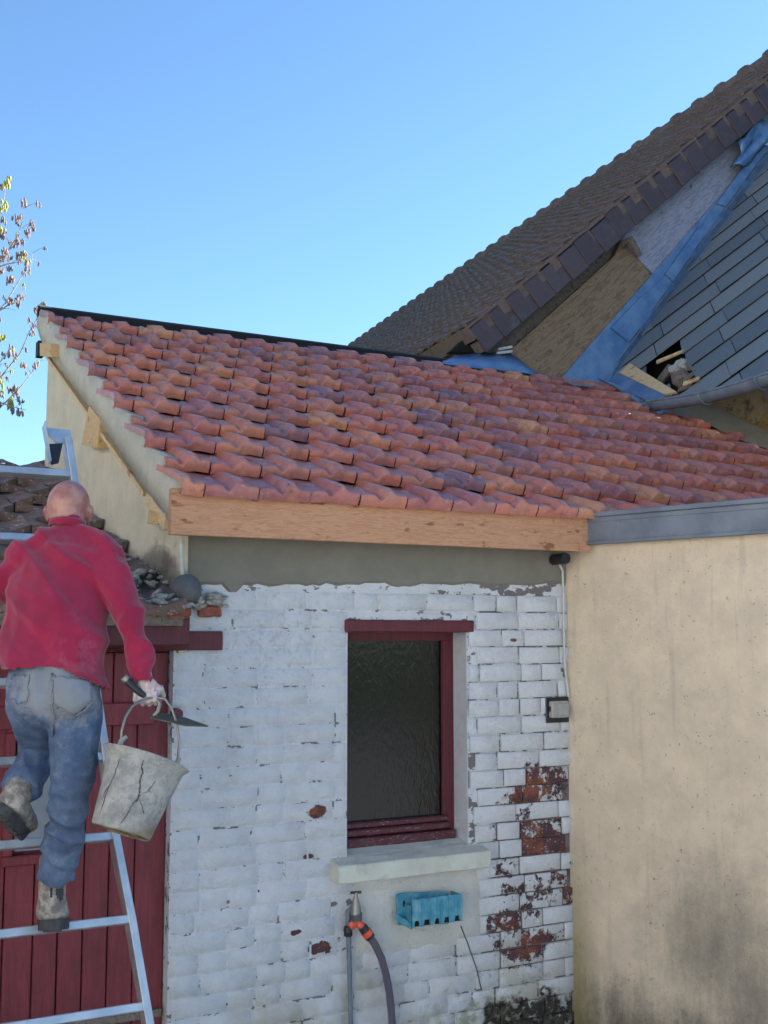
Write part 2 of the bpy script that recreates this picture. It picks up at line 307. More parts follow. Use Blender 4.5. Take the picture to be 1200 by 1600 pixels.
def redpaint(name, c0, wear=.5):
    t = NT(name, .55); n = t.noise(8, 5, .6, st=(6, 6, .7)); f = t.noise(30, 5, .8, st=(5, 5, 1)); x, y, z = t.xyz()
    c = t.mix(t.ramp(n, .3, .7), tuple(k * .75 for k in c0), tuple(k * 1.15 for k in c0))
    wr = t.ma('ADD', f, t.ma('MULTIPLY', t.ma('SUBTRACT', .9, z), .07)); c = t.mix(t.ma('MULTIPLY', t.ramp(wr, .66, .70), wear), c, (.33, .18, .17)); c = t.mix(t.ma('MULTIPLY', t.ramp(t.noise(14, 6, .8, st=(6, 6, 1), off=(5, 0, 0)), .58, .7), .7), c, (.025, .012, .012))
    c = t.mix(t.ma('MULTIPLY', t.ramp(t.ma('ADD', t.noise(2.5, 4, .7), t.ma('MULTIPLY', t.ma('SUBTRACT', .8, z), .35)), .5, .8), .5), c, (.03, .012, .012))
    return t.out(c, None, t.bump(t.ma('ADD', n, f), .4, .004))
M['door'] = redpaint('dark_red_door_paint', (.20, .026, .034)); M['red'] = redpaint('dark_red_paint', (.125, .018, .026), .2); M['redf'] = redpaint('dark_red_frame_paint', (.115, .014, .022), .1)
t = NT('flaking_sill_paint', .35); n = t.noise(16, 5, .7, st=(3, 3, 18)); M['redsill'] = t.out(t.mix(t.ramp(n, .6, .66), (.085, .012, .018), (.45, .42, .48)), None, t.bump(n, .4, .004))
t = NT('hammered_dark_glass', .14, 0, .4); v1 = t.noise(60, 2, .5, st=(1, 1, .45), dist=.6); t.b.inputs['IOR'].default_value = 1.5
M['glass'] = t.out((.006, .0065, .006), None, t.bump(v1, .18, .006))
t = NT('dirty_grey_pane', .3); M['pane'] = t.out(t.mix(t.noise(9), (.16, .19, .22), (.26, .30, .34)))

def metal(name, a, b, rough=.35, met=.8, sc=12):
    t = NT(name, rough, met); n = t.noise(sc, 5, .6); c = t.mix(t.ramp(n, .3, .7), a, b); c = t.mix(t.ma('MULTIPLY', t.ramp(t.noise(70, 3), .72, .76), .6), c, (.7, .7, .7))
    return t.out(c, t.ma('ADD', rough - .08, t.ma('MULTIPLY', n, .25)), t.bump(t.noise(6, 3), .15, .01))
M['alu'] = metal('aluminium', (.48, .50, .52), (.62, .64, .66), .38, .75); M['zinc'] = metal('weathered_zinc', (.14, .165, .20), (.22, .25, .29), .5, .35, 5)
M['bluezinc'] = metal('blue_flashing', (.10, .21, .40), (.20, .33, .50), .38, .35, 6); M['gutter'] = metal('zinc_gutter', (.15, .18, .22), (.24, .28, .33), .55, .05, 7)
M['steel'] = metal('worn_steel', (.25, .24, .22), (.36, .34, .30), .45, .8); M['trowel'] = metal('mortar_stained_steel', (.07, .06, .045), (.16, .14, .10), .6, .4, 20)
M['black'] = simple('black_felt', (.018, .018, .02), .8); M['dark'] = simple('dark_void', (.01, .009, .008), .95); M['blackpl'] = simple('black_plastic', (.02, .021, .023), .4, bs=.1)
M['greypl'] = simple('grey_plastic', (.36, .35, .31), .45, bs=.1, var=.1); M['whitepl'] = simple('white_cable', (.55, .54, .50), .5, bs=.1, var=.15)
M['hose'] = simple('grey_violet_hose', (.11, .10, .125), .35, bs=.1, var=.1); M['orange'] = simple('orange_plastic', (.75, .10, .05), .35, bs=.05, var=.08)
t = NT('faded_turquoise_plastic', .5); M['teal'] = t.out(t.mix(t.ramp(t.noise(18, 5, .7), .4, .72), (.045, .26, .36), (.17, .40, .46)), None, t.bump(t.noise(40), .2, .003))
M['debris'] = simple('mortar_debris', (.44, .42, .37), .95, var=.5, scale=30, bs=.9, bd=.02); M['bowl'] = simple('grey_rubber', (.11, .11, .11), .75, var=.35, scale=14)
M['brokentile'] = simple('broken_red_brick', (.30, .10, .065), .9, var=.4, bs=.8, bd=.01)
M['ground'] = simple('pale_courtyard_gravel', (.44, .43, .41), .95, var=.2, scale=3, bs=.5, bd=.01); M['grass'] = simple('lawn', (.07, .10, .03), .95, var=.4, scale=2)
M['bark'] = simple('pale_bark', (.42, .38, .32), .9, var=.35, scale=20); M['seed'] = simple('dry_seed_clusters', (.30, .22, .19), .9, var=.45, scale=40); M['bud'] = simple('yellow_green_buds', (.42, .42, .06), .7, var=.3)
M['hooked'] = M['alu']

# ================================================================== GROUND
gb = MB(); gb.box((-11, -16, -.25), (12, 0, 0)); tag(gb.build('courtyard', M['ground']), kind='structure')
gb = MB(); gb.add([(-400, -400, -.02), (400, -400, -.02), (400, 400, -.02), (-400, 400, -.02)], [(0, 1, 2, 3)]); tag(gb.build('ground', M['grass']), kind='structure')

# ================================================================== OUTBUILDING (lean-to with the red roof)
XV = -.055                                                      # verge plane
E0 = atX(283, 776, XV); E1 = atX(62, 492, XV)
TS = math.atan2(E1.z - E0.z, E1.y - E0.y)                       # roof pitch
SL = Vector((0, math.cos(TS), math.sin(TS))); RN = Vector((0, -math.sin(TS), math.cos(TS)))
def roof_pt(x, s, h=0): return Vector((x, E0.y, E0.z)) + SL * s + RN * h
def on_roof(u, v, h=0): return hit(u, v, RN, E0 + RN * h)
LEN = (E1 - E0).dot(SL); NR = 11; G = LEN / NR
XR = 2.0                                                        # inner corner of the two walls
house = thing('outbuilding', 'low outbuilding of white painted brick under a bright red interlocking tile roof', 'outbuilding', (0, 0, 0))

# --- brick wall core with the window opening
WT = 2.42
o0 = atY(543, 990, 0); o1 = atY(729, 1000, 0); zs = atY(600, 1335, 0).z
WX0, WX1, WZ0, WZ1 = o0.x, atY(731, 1100, 0).x, zs, atY(640, 988, 0).z
core = MB()
for a, b in (((-.01, 0, -.1), (.035, .25, 1.93)), ((.035, 0, -.1), (WX0, .25, WT)), ((WX1, 0, -.1), (XR + .05, .25, WT)), ((WX0, 0, -.1), (WX1, .25, WZ0)), ((WX0, 0, WZ1), (WX1, .25, WT))):
    core.box(a, b)
wall = core.build('brick_wall', M['joint'], house)
CH = .0825; BL = .245
vars_ = {}
def brick_mesh(L, depth, k):
    m = MB(); m.box((-L / 2, -depth, -CH / 2 + .0032), (L / 2, .004, CH / 2 - .0032)); random.seed(k)
    me = m.mesh('brick', M['brick'], bev=.0032)
    for v in me.vertices:
        v.co += Vector(mnoise.noise_vector(v.co * 31 + Vector((k * 5, 0, 0)))) * .0018
    me.polygons.foreach_set('use_smooth', [True] * len(me.polygons)); return me
def get_brick(L, dep):
    key = (round(L, 2), round(dep, 3), random.randrange(4))
    if key not in vars_: st_ = random.getstate(); vars_[key] = brick_mesh(key[0] - .007, key[1], len(vars_)); random.setstate(st_)
    return vars_[key]
cb = [atY(u, v, 0).z for u, v in ((285, 905), (420, 912), (560, 914), (700, 920), (875, 916))]
random.seed(3)
patchx0, patchx1, patchz0, patchz1 = atY(560, 1480, 0).x, atY(752, 1480, 0).x, atY(600, 1490, 0).z, zs - .05
row = 0; z = .02
while z + CH < WT - .25:
    zc = z + CH / 2; x = -.008 - (.12 if row % 2 else 0)
    while x < XR:
        L = BL * random.uniform(.94, 1.05) if random.random() < .62 else BL / 2 * random.uniform(.95, 1.1)
        a, b = max(x, -.008), min(x + L, XR + .01)
        x += L
        if b - a < .05: continue
        segs = [(a, b)]
        if zc > WZ0 and zc < WZ1 + .07:
            xr = WX1; segs = []
            if a < WX0 - .03: segs.append((a, min(b, WX0)))
            if b > xr + .03: segs.append((max(a, xr), b))
        for (p, q) in segs:
            if q - p < .045: continue
            cx = (p + q) / 2
            if zc < WZ0 and patchx0 - .02 < cx < patchx1 and patchz0 < zc < patchz1: continue
            if zc > 2.16: continue
            dep = .0022 if cx < .9 else (.0038 if cx < 1.45 else .010)
            link('brick', get_brick(q - p, dep), wall, (cx, random.uniform(-.0012, .0012), zc + random.uniform(-.002, .002)), (0, random.uniform(-.010, .010), random.uniform(-.006, .006)))
    z += CH; row += 1
# --- cement band under the eave, ragged lower edge
m = MB(); k = 60; xs = [.03 + (XR - .035) * i / k for i in range(k + 1)]
def zlow(x):
    return atY(285 + (875 - 285) * (x / XR), 912, 0).z + .018 * mnoise.noise(Vector((x * 6, 0, 1))) + .010 * mnoise.noise(Vector((x * 30, 3, 1))) - (.03 if abs(x - .24) < .02 else 0)
vs = []
for x in xs:
    zl = zlow(x)
    vs += [(x, -.012, zl + .008), (x, -.016, WT), (x, 0, zl - .004)]
fs = []
for i in range(k): a = i * 3; fs += [(a, a + 3, a + 4, a + 1), (a, a + 2, a + 5, a + 3)]
m.add(vs, fs); m.build('cement_band', M['cement'], house)
# --- rendered patch under the sill
m = MB(); nx, nz = 34, 26; vs = []; zb, zt = patchz0 - .02, WZ0 - .02
for j in range(nz + 1):
    for i in range(nx + 1):
        fx, fz = i / nx, j / nz
        x = patchx0 - .03 + (patchx1 - patchx0 + .05) * fx + .018 * mnoise.noise(Vector((fz * 7, 2, 0))) * (1 if 0 < fx < 1 else 2)
        z = zb + (zt - zb) * fz + .02 * mnoise.noise(Vector((fx * 8, 5, 0))) * (1 - fz)
        e = min(1, min(fx, 1 - fx) * 9, fz * 6); bul = .022 * e - .004 + .006 * mnoise.noise(Vector((x * 14, z * 14, 0))) * e
        vs.append((x, -bul, z))
m.add(vs, [(j * (nx + 1) + i, j * (nx + 1) + i + 1, (j + 1) * (nx + 1) + i + 1, (j + 1) * (nx + 1) + i) for j in range(nz) for i in range(nx)], True)
m.build('render_patch', M['patch'], house)

# --- window
RV = .125
win = MB()
fy = RV - .004
xl, xr_ = WX0 - .04, WX1 - .004
zt = WZ1 + .01
FWD = .055
pane_r = atY(692, 1100, RV).x
zbot = WZ0
# frame: head, jambs
win.box((xl, fy, zt - .05), (xr_, fy + .06, zt + .02)); win.box((pane_r, fy, zbot), (xr_, fy + .06, zt - .05)); win.box((xl - .02, fy, zbot), (xl + .03, fy + .06, zt - .05))
win.box((pane_r - .004, fy + .008, zbot + .05), (pane_r + .002, fy + .012, zt - .052))
wf = win.build('window', M['redf'], house, bev=.003)
m = MB(); zg = atY(600, 1281, RV).z
m.box((xl, fy + .022, zg - .02), (pane_r + .004, fy + .03, zt - .045)); m.build('pane', M['glass'], wf)
m = MB(); xq = pane_r + .02
for (y0, z0, z1) in ((fy - .012, zg - .028, zg), (fy - .022, zg - .062, zg - .030), (fy - .045, WZ0 + .016, zg - .064)): m.box((xl, y0, z0), (xq + (.02 if y0 < fy - .03 else 0), fy + .05, z1))
m.build('bottom_rail', M['redsill'], wf, bev=.006)
m = MB(); p0, p1 = atY(540, 968, -.012), atY(741, 988, -.012)
m.box((p0.x, -.014, p1.z), (p1.x, .11, p0.z)); m.build('window_lintel', M['red'], house, bev=.005, jit=.003, sub=3)
# reveal render
m = MB(); m.box((WX1 - .004, .002, WZ0), (WX1 + .03, RV, WZ1)); m.build('reveal', M['brick'], house)
# sill slab
m = MB(); a = atY(530, 1383, -.09); b = atY(768, 1364, -.09); t_ = .075
m.add([(a.x, -.09, a.z), (b.x, -.09, a.z), (b.x, -.09, a.z + t_), (a.x, -.09, a.z + t_), (a.x, .10, a.z - .0), (b.x, .10, a.z), (b.x, .10, a.z + t_ + .045), (a.x, .10, a.z + t_ + .045)],
      [(0, 1, 2, 3), (4, 7, 6, 5), (3, 2, 6, 7), (0, 4, 5, 1), (0, 3, 7, 4), (1, 5, 6, 2)])
SILLZ = a.z; m.build('window_sill', M['sill'], house, bev=.006, jit=.004, sub=5)

# --- gable wall (left side, rendered)
GB = atX(75, 560, 0).y
def zroof(y, off=0): return E0.z + (y - E0.y) * math.tan(TS) + off
m = MB(); pts = [(0, .26, -.1), (0, GB, -.1), (0, GB, zroof(GB, -.09)), (0, -.035, zroof(-.035, -.09)), (0, -.035, 1.9), (0, .26, 1.9)]
m.slab(pts, (-1, 0, 0), .032); m.slab([(.032, .26, -.1), (.032, GB, -.1), (.032, GB, zroof(GB, -.09)), (.032, .26, zroof(.26, -.09))], (-1, 0, 0), .17); gab = m.build('gable_wall', M['gable'], house)
# back wall and right-hand fill so that the volume is closed
m = MB(); m.box((.225, GB - .2, -.1), (4.6, GB, zroof(GB, -.16))); m.build('back_wall', M['gable'], house)
# roof deck
m = MB(); q = [roof_pt(-.01, .08, -.075), roof_pt(5.3, .08, -.075), roof_pt(5.3, LEN - .02, -.075), roof_pt(-.01, LEN - .02, -.075)]; m.slab(q, RN, .03); m.build('roof_deck', M['oldwood'], house)
# fascia
fa, fb = atY(268, 770, -.17), atY(910, 860, -.17); fl = atY(268, 835, -.17)
m = MB(); m.box((fa.x, -.172, fl.z), (atY(921, 850, -.17).x, -.135, fa.z + .02)); fas = m.build('fascia_board', M['fir'], house, bev=.002)
m = MB(); m.box((atY(905, 850, -.17).x, -.180, fl.z - .003), (atY(922, 850, -.18).x, -.1735, fl.z + .03)); m.build('fascia_end_block', M['fir'], house)
# soffit return behind fascia
m = MB(); m.box((.03, -.133, fl.z + .06), (XR - .02, -.018, fl.z + .075)); m.build('soffit', M['oldwood'], house)
# verge band of mortar
low = [(58, 512), (64, 533), (75, 553), (140, 637), (230, 770), (240, 782)]
m = MB(); L_ = [atX(u, v, XV) for u, v in low]
n_ = 132; vs = []
ys = [L_[0].y + (E0.y + .06 - L_[0].y) * i / n_ for i in range(n_ + 1)]
def interp(y):
    pts_ = sorted([(p.y, p.z) for p in L_[1:]]); 
    if y <= pts_[0][0]: return pts_[0][1] + (y - pts_[0][0]) * .5
    for (a, za), (b, zb_) in zip(pts_, pts_[1:]):
        if y <= b: return za + (zb_ - za) * (y - a) / (b - a)
    return pts_[-1][1] + (y - pts_[-1][0]) * .9
for y in ys:
    fr_ = (((y - E0.y) / math.cos(TS) / G) % 1.0); zt_ = zroof(y, .012 + .058 * (1 - fr_) + .010 * mnoise.noise(Vector((y * 14, 1, 0)))); zl = min(interp(y) + .004 * mnoise.noise(Vector((y * 12, 7, 0))), zt_ - .03)
    vs += [(XV, y, zl), (XV - .006, y, (zl + zt_) / 2), (XV + .004, y, zt_), (XV + .075, y, zt_ - .01), (.01, y, zl + .01)]
fs = []
for i in range(n_):
    a = i * 5
    for c_ in range(4): fs.append((a + c_, a + c_ + 1, a + 6 + c_, a + 5 + c_))
    fs.append((a + 4, a, a + 5, a + 9))
fs += [(0, 1, 2, 3, 4), tuple(n_ * 5 + q_ for q_ in (4, 3, 2, 1, 0))]
m.add(vs, fs, True); m.build('verge_mortar', M['mortar'], house, jit=.003)
# thin wooden batten under the band, continuing down to the fascia
m = MB(); a, b = atX(74, 552, -.03), atX(232, 772, -.03); m.bar(a, b, .05, .022, side=(1, 0, 0)); m.build('verge_batten', M['lath'], house)
m = MB(); a, b = atX(233, 776, -.04), atX(262, 815, -.04); m.bar(a, b, .03, .07, side=(1, 0, 0)); m.build('rafter_tail', M['lath'], house, bev=.002)
m = MB(); a, b = atX(252, 758, -.03), atX(266, 778, -.03); m.bar(a, b, .02, .012, side=(1, 0, 0)); m.build('splinter', M['lath'], house)
# purlin ends
for quad, d_, nm in (([(62, 536), (79, 537), (80, 558), (62, 556)], .13, 'top'), ([(139, 634), (156, 656), (151, 700), (127, 695)], .06, 'mid'), ([(232, 795), (246, 800), (245, 820), (230, 818)], .05, 'low')):
    P = [atX(u, v, -.03 - d_ * .6) for u, v in quad]
    m = MB(); m.slab(P, (-1, 0, 0), d_ * .6 + .04); m.build('purlin_end', M['firend'], house, bev=.002)
m = MB(); a = atX(64, 531, -.02); m.obox(a + Vector((0, .02, -.06)), (.02, 0, 0), (0, .04, 0), (0, 0, .05)); m.build('purlin_cap', M['black'], house)
# ridge lath, black, with the closing board under the top row
m = MB(); a = roof_pt(XV + .01, LEN - .005, -.045); b = roof_pt(4.9, LEN - .005, -.045); m.bar(a, b, .02, .13, side=SL); m.build('ridge_board', M['black'], house)
m = MB(); a = roof_pt(XV - .01, LEN + .03, .015); b = roof_pt(3.15, LEN + .03, .015); m.bar(a, b, .05, .07, side=SL); m.build('ridge_strip', M['black'], house)

# --- interlocking tiles
TW = (atY(772, 802, E0.y).x - atY(318, 783, E0.y).x) / 6
def tile_mesh(seed, w, x0=0.):
    rr = random.Random(seed); nx, ny = 18, 12; TL = G + .07; vs = []; fs = []
    def ht(fx, s):
        # fx 0..1 across (0 = left), s distance from front edge
        t = s / G
        h = .004 * math.cos(fx * 6.28)
        # broad raised rib right of the middle, narrower and lower towards the head
        wr = .17 - .05 * min(t, 1); d = abs(fx - .64 - .03 * t); q_ = max(0., min(1., (wr - d) / (wr * .42))); h += .034 * q_ * q_ * (3 - 2 * q_) * (1 - .25 * t)
        # small oval button
        d2 = ((fx - .27) / .10) ** 2 + ((s - .15) / .035) ** 2; h += .012 * max(0, 1 - d2) ** .5 if d2 < 1 else 0
        # swelling at the front edge, left and right
        for cx in (.22, .90): 
            d3 = ((fx - cx) / .16) ** 2 + ((s - .0) / .055) ** 2; h += .012 * max(0, 1 - d3)
        sc = max(0, 1 - ((fx - .47) / .12) ** 2) * max(0, 1 - s / .065); h -= .026 * sc
        d4 = abs(fx - .985) / .03; h += .006 * max(0, 1 - d4)
        return h
    LIFT = .056
    for j in range(ny + 1):
        s = TL * (j / ny) ** 1.25
        for i in range(nx + 1):
            fx = x0 + (1 - x0) * i / nx
            edge = .004 * math.sin(fx * 9 + seed) if j == 0 else 0
            hh = ht(fx, s) * min(1, .55 + s * 9) + LIFT * (1 - s / G) - .004 * (j == 0)
            vs.append((fx * (w - .007), s + edge, hh))
    top = len(vs)
    # rounded front face, then an undercut so that a dark gap stays above the tile below
    NL = 4
    for lev in range(NL):
        for i in range(nx + 1):
            fx = x0 + (1 - x0) * i / nx; hh = vs[i][2]; low_ = .0065 + .002 * math.cos((fx - .22) * 12.5) + (.003 if abs(fx - .44) < .08 else 0)
            z_ = (hh - .006, hh - (hh - low_) * .5, low_, low_ - .004)[lev]; y_ = vs[i][1] + (-.005, -.007, -.002, .05)[lev]
            vs.append((vs[i][0], y_, z_))
    W = nx + 1
    for j in range(ny):
        for i in range(nx): fs.append((j * W + i, j * W + i + 1, (j + 1) * W + i + 1, (j + 1) * W + i))
    fs += [(top + i, top + i + 1, i + 1, i) for i in range(nx)]
    for lv in range(NL - 1): fs += [(top + (lv + 1) * W + i, top + (lv + 1) * W + i + 1, top + lv * W + i + 1, top + lv * W + i) for i in range(nx)]
    # sides
    for side in (0, nx):
        b0 = len(vs); col = [vs[j * W + side] for j in range(ny + 1)]
        vs += [(c_[0], c_[1], c_[2] - .028) for c_ in col]
        for j in range(ny): fs.append((j * W + side, (j + 1) * W + side, b0 + j + 1, b0 + j) if side else ((j + 1) * W + side, j * W + side, b0 + j, b0 + j + 1))
    me = bpy.data.meshes.new('roof_tile'); me.from_pydata(vs, [], fs)
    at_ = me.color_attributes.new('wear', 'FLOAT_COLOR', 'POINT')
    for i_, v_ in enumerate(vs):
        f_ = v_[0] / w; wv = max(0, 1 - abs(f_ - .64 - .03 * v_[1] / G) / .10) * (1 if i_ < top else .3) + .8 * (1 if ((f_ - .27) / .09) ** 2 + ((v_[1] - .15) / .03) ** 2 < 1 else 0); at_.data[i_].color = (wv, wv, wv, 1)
    me.polygons.foreach_set('use_smooth', [True] * len(fs)); me.materials.append(M['tile'])
    # keep creases at the front edge and joints
    me.set_sharp_from_angle(angle=R(38)); return me
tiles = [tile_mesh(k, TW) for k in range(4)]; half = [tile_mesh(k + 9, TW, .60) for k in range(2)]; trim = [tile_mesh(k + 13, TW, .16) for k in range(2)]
X0 = atY(318, 783, E0.y).x                      # right edge of the first part tile
rotm = Matrix.Rotation(TS, 3, 'X')
XCUT = 5.15; random.seed(11)
roofo = MB(); 
deck = [o for o in house.children if o.name.startswith('roof_deck')][0]
for r in range(NR):
    xst = X0 - TW + (0 if r % 2 == 0 else -TW / 2); xst = xst if True else 0
    i = 0
    while True:
        x = xst + i * TW; i += 1
        if x > 5.0: break
        s0 = r * G
        c_ = roof_pt(x + TW / 2, s0)
        if x + TW < XV + .05: continue
        # the wing wall cuts the upper right of the roof
        if r >= 4:
            uu, vv = proj(roof_pt(x + TW * .6, s0 + .04, .03))
            lim = 1062 + (vv - 652) * 2.6 + 14
            if uu > lim: continue
            if vv < 640 and uu > 945 + (vv - 588) * 1.75 + 12: continue
        if x + TW * .3 < XV:
            me = half[r % 2]
        elif x < XV: me = random.choice(trim)
        else: me = random.choice(tiles)
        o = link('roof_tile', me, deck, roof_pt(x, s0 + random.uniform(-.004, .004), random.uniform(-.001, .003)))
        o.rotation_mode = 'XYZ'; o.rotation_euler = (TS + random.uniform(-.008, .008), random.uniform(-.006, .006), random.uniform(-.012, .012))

# --- dark beam end at the right corner
m = MB(); c_ = atY(881, 873, -.10); m.tube([c_ + Vector((-.01, -.03, 0)), c_ + Vector((0, .1, 0))], .027, 12); m.build('dark_pipe_end', M['black'], house)

# ================================================================== FLAT ROOFED ANNEX (right, cream roughcast)
rd = hdir(-1235); rd_ = -rd                                    # rd_ points towards the camera
rn = Vector((rd.y, -rd.x, 0)); rn = rn if (CAM - Vector((XR, 0, 0))).dot(rn) > 0 else -rn
def rw(s, z, o=0): p = Vector((XR, 0, 0)) + rd_ * s + rn * o; return Vector((p.x, p.y, z))
def on_rw(u, v, o=0): return hit(u, v, rn, Vector((XR, 0, 0)) + rn * o)
annex = thing('flat_roofed_annex', 'cream roughcast annex wall on the right with zinc edge and black mould stain', 'building', (XR, 0, 0))
zc1 = on_rw(930, 803, .04).z; zc0 = on_rw(915, 849, .04).z
m = MB(); A = [rw(-.3, -.1), rw(2.6, -.1), rw(2.6, zc1 - .02), rw(-.3, zc1 - .02)]; m.slab(A, rn, .3); m.build('roughcast_wall', M['roughcast'], annex)
m = MB(); A = [rw(0, 0, -.25), rw(2.6, 0, -.25), rw(2.6, 0, -6), rw(.5, 0, -6)]; A = [Vector((p.x, p.y, zc0 - .02)) for p in A]; m.slab(A, (0, 0, 1), .1); m.build('flat_roof', M['black'], annex)
m = MB(); s_ = .10
m.obox((rw(s_, zc0 + .5 * (zc1 - zc0), .022) + rw(2.6, zc0 + .5 * (zc1 - zc0), .022)) / 2, rd_ * (2.6 - s_) / 2, rn * .018, Vector((0, 0, (zc1 - zc0) / 2)))
cop = m.build('zinc_coping', M['zinc'], annex, bev=.003)
m = MB(); zz = zc1 - .004
m.obox((rw(s_ - .02, zz, -.05) + rw(2.6, zz, -.05)) / 2, rd_ * (2.62 - s_) / 2, rn * .105, Vector((0, 0, .012))); m.build('coping_top', M['zinc'], cop, bev=.003)
m = MB(); m.obox((rw(s_ - .02, zc0, .03) + rw(2.6, zc0, .03)) / 2, rd_ * (2.62 - s_) / 2, rn * .020, Vector((0, 0, .008))); m.build('drip_edge', M['zinc'], cop, bev=.002)
m = MB(); m.obox((rw(s_, zc1 - .028, .034) + rw(2.6, zc1 - .028, .034)) / 2, rd_ * (2.6 - s_) / 2, rn * .010, Vector((0, 0, .012))); m.build('coping_fold', M['zinc'], cop, bev=.002)

# ================================================================== MAIN HOUSE
w_ = hdir(-100); wx = Vector((w_.y, -w_.x, 0))                   # ridge direction, gable direction
GP = on_roof(880, 594)
def onG(u, v, o=0): return hit(u, v, w_, GP - w_ * o)           # gable plane, o metres towards the camera
main = thing('main_house', 'large old house with a steep brown tiled roof, patched gable and slate covered wing', 'house', (GP.x, GP.y, 0))
VO = .16
VA, VB = onG(762, 551, VO), onG(1200, 177, VO); vt = (VB - VA).normalized()
nm = vt.cross(w_).normalized(); nm = nm if nm.z > 0 else -nm
vup = vt.cross(w_).normalized(); vup = vup if vup.z > 0 else -vup   # in gable plane, perpendicular to the rake
def onM(u, v): return hit(u, v, nm, VA + vup * .26)
RA, RB = onM(555, 545), onM(1200, 97)
# ridge: horizontal line through RB along w_
k_ = ((RB - VA)).dot(vt)                                        # distance up the slope of the ridge
base = VA + vup * .26
def mpt(s, d, h=0): return base + vt * s + w_ * d + nm * h      # s up the slope, d along the ridge
eave_s = -.03; rl = 17.5
apex = mpt(k_, 0)
# tile field as small lapped tiles (far too many to be separate): rows run along the ridge direction
m = MB(); gx, gy = .17, .15; random.seed(5)
s = -.02; ri = 0
while s < k_:
    d = .0 + (gx / 2 if ri % 2 else 0) - gx
    while d < rl:
        if True:
            u_, v_ = proj(mpt(s, d))
            if v_ < 640 and u_ > 480:
                j1, j2 = random.uniform(-.006, .010), random.uniform(-.018, .018)
                dd = max(d, 0); ww = gx - .012
                a = mpt(s + j2, dd + .004, .024 + j1); b = mpt(s + j2, dd + ww * .5, .040 + j1); b2 = mpt(s + j2, dd + ww, .022 + j1)
                c1 = mpt(s + gy * 1.1, dd + .004, .002); c2 = mpt(s + gy * 1.1, dd + ww * .5, .014); c3 = mpt(s + gy * 1.1, dd + ww, .002)
                la, lb, lc = a - nm * .028, b - nm * .028, b2 - nm * .028
                m.add([a, b, b2, c3, c2, c1, la, lb, lc], [(0, 1, 4, 5), (1, 2, 3, 4), (6, 7, 1, 0), (7, 8, 2, 1), (8, 3, 2), (6, 0, 5)])
        d += gx
    s += gy; ri += 1
m2 = MB(); m2.slab([mpt(eave_s, 0), mpt(k_, 0), mpt(k_, rl), mpt(eave_s, rl)], nm, .12)
nm2 = Vector((-nm.x, -nm.y, nm.z)); vt2 = Vector((vt.x, vt.y, -vt.z))
m2.slab([apex, apex + vt2 * 8.5, apex + vt2 * 8.5 + w_ * rl, apex + w_ * rl], nm2, .12)
roof = m2.build('roof', M['browntile'], main)
tl = m.build('small_tile', M['browntile'], roof, origin=(GP.x, GP.y, 0)); tag(tl, kind='stuff')
# ridge tiles
m = MB(); Lr = .40
rp = [(.10, 0), (.10, .31), (.128, .315), (.128, .385), (.10, .40)]
m.lathe(rp, (0, 0, 0), w_, 14); rme = m.mesh('ridge_tile', M['browntile'])
for i in range(int(rl / Lr)):
    link('ridge_tile', rme, roof, apex + w_ * (i * Lr) + Vector((0, 0, -.02)))
# verge tiles: overlapping plates hanging over the rake
VG = .205; m = MB()
m.slab([vt * 0, vt * (VG + .05), vt * (VG + .05) + vup * .235, vup * .235], -w_, .02)
m.slab([vup * .235 - w_ * 0, vt * (VG + .05) + vup * .235, vt * (VG + .05) + vup * .235 + w_ * .16, vup * .235 + w_ * .16], vup, .02)
vme = m.mesh('verge_tile', M['verge'], bev=.004)
nv = int((k_) / VG) + 2; random.seed(2)
for i in range(nv):
    p = VA + vt * (i * VG) - w_ * (.012 * 1) + w_ * random.uniform(-.004, .004)
    ax = (w_ * .07 + vt * 0 + vup * 0)
    o = link('verge_tile', vme, roof, p + vup * random.uniform(-.006, .006))
    o.rotation_mode = 'QUATERNION'
    from mathutils import Quaternion
    o.rotation_quaternion = Quaternion(vup, .07 + random.uniform(-.015, .015)) @ Quaternion(w_, random.uniform(-.02, .02))
# dark timber soffit behind the verge tiles
m = MB(); m.slab([VA + vup * .02 + w_ * .03, VB + vt * 4 + vup * .02 + w_ * .03, VB + vt * 4 + vup * .02 + w_ * .5, VA + vup * .02 + w_ * .5], -vup, .1); m.build('rake_board', M['oldwood'], roof)
# gable wall of the main house
gw = MB(); gn = -w_
low_l = base + vt * -1.5
P = [Vector((p.x, p.y, z_)) for p, z_ in ((onG(700, 560, -.1), 0), (onG(700, 560, -.1) + wx * 9, 0))]
apx = apex - w_ * 0
def gpl(p, o): # project p on gable plane with offset
    p = Vector(p); return p - w_ * ((p - (GP - w_ * o)).dot(w_))
a_ = gpl(VA - vt * .08, -.1); b_ = gpl(apex - vup * .1, -.1); c_ = gpl(apex + vt2 * 8, -.1)
gw.slab([Vector((a_.x, a_.y, 0)), Vector((c_.x, c_.y, 0)), c_, b_, a_], gn, .3); gw.build('gable', M['oldwood'], main)
# closing walls so that the house has a body
m = MB(); c0_ = gpl(VA - vt * .9, -.4)
m.slab([Vector((c0_.x, c0_.y, 0)), Vector((c0_.x, c0_.y, c0_.z - .1)), Vector((c0_.x, c0_.y, c0_.z - .1)) + w_ * (rl - 1), Vector((c0_.x, c0_.y, 0)) + w_ * (rl - 1)], -wx, .3); m.build('side_wall', M['wing'], main)
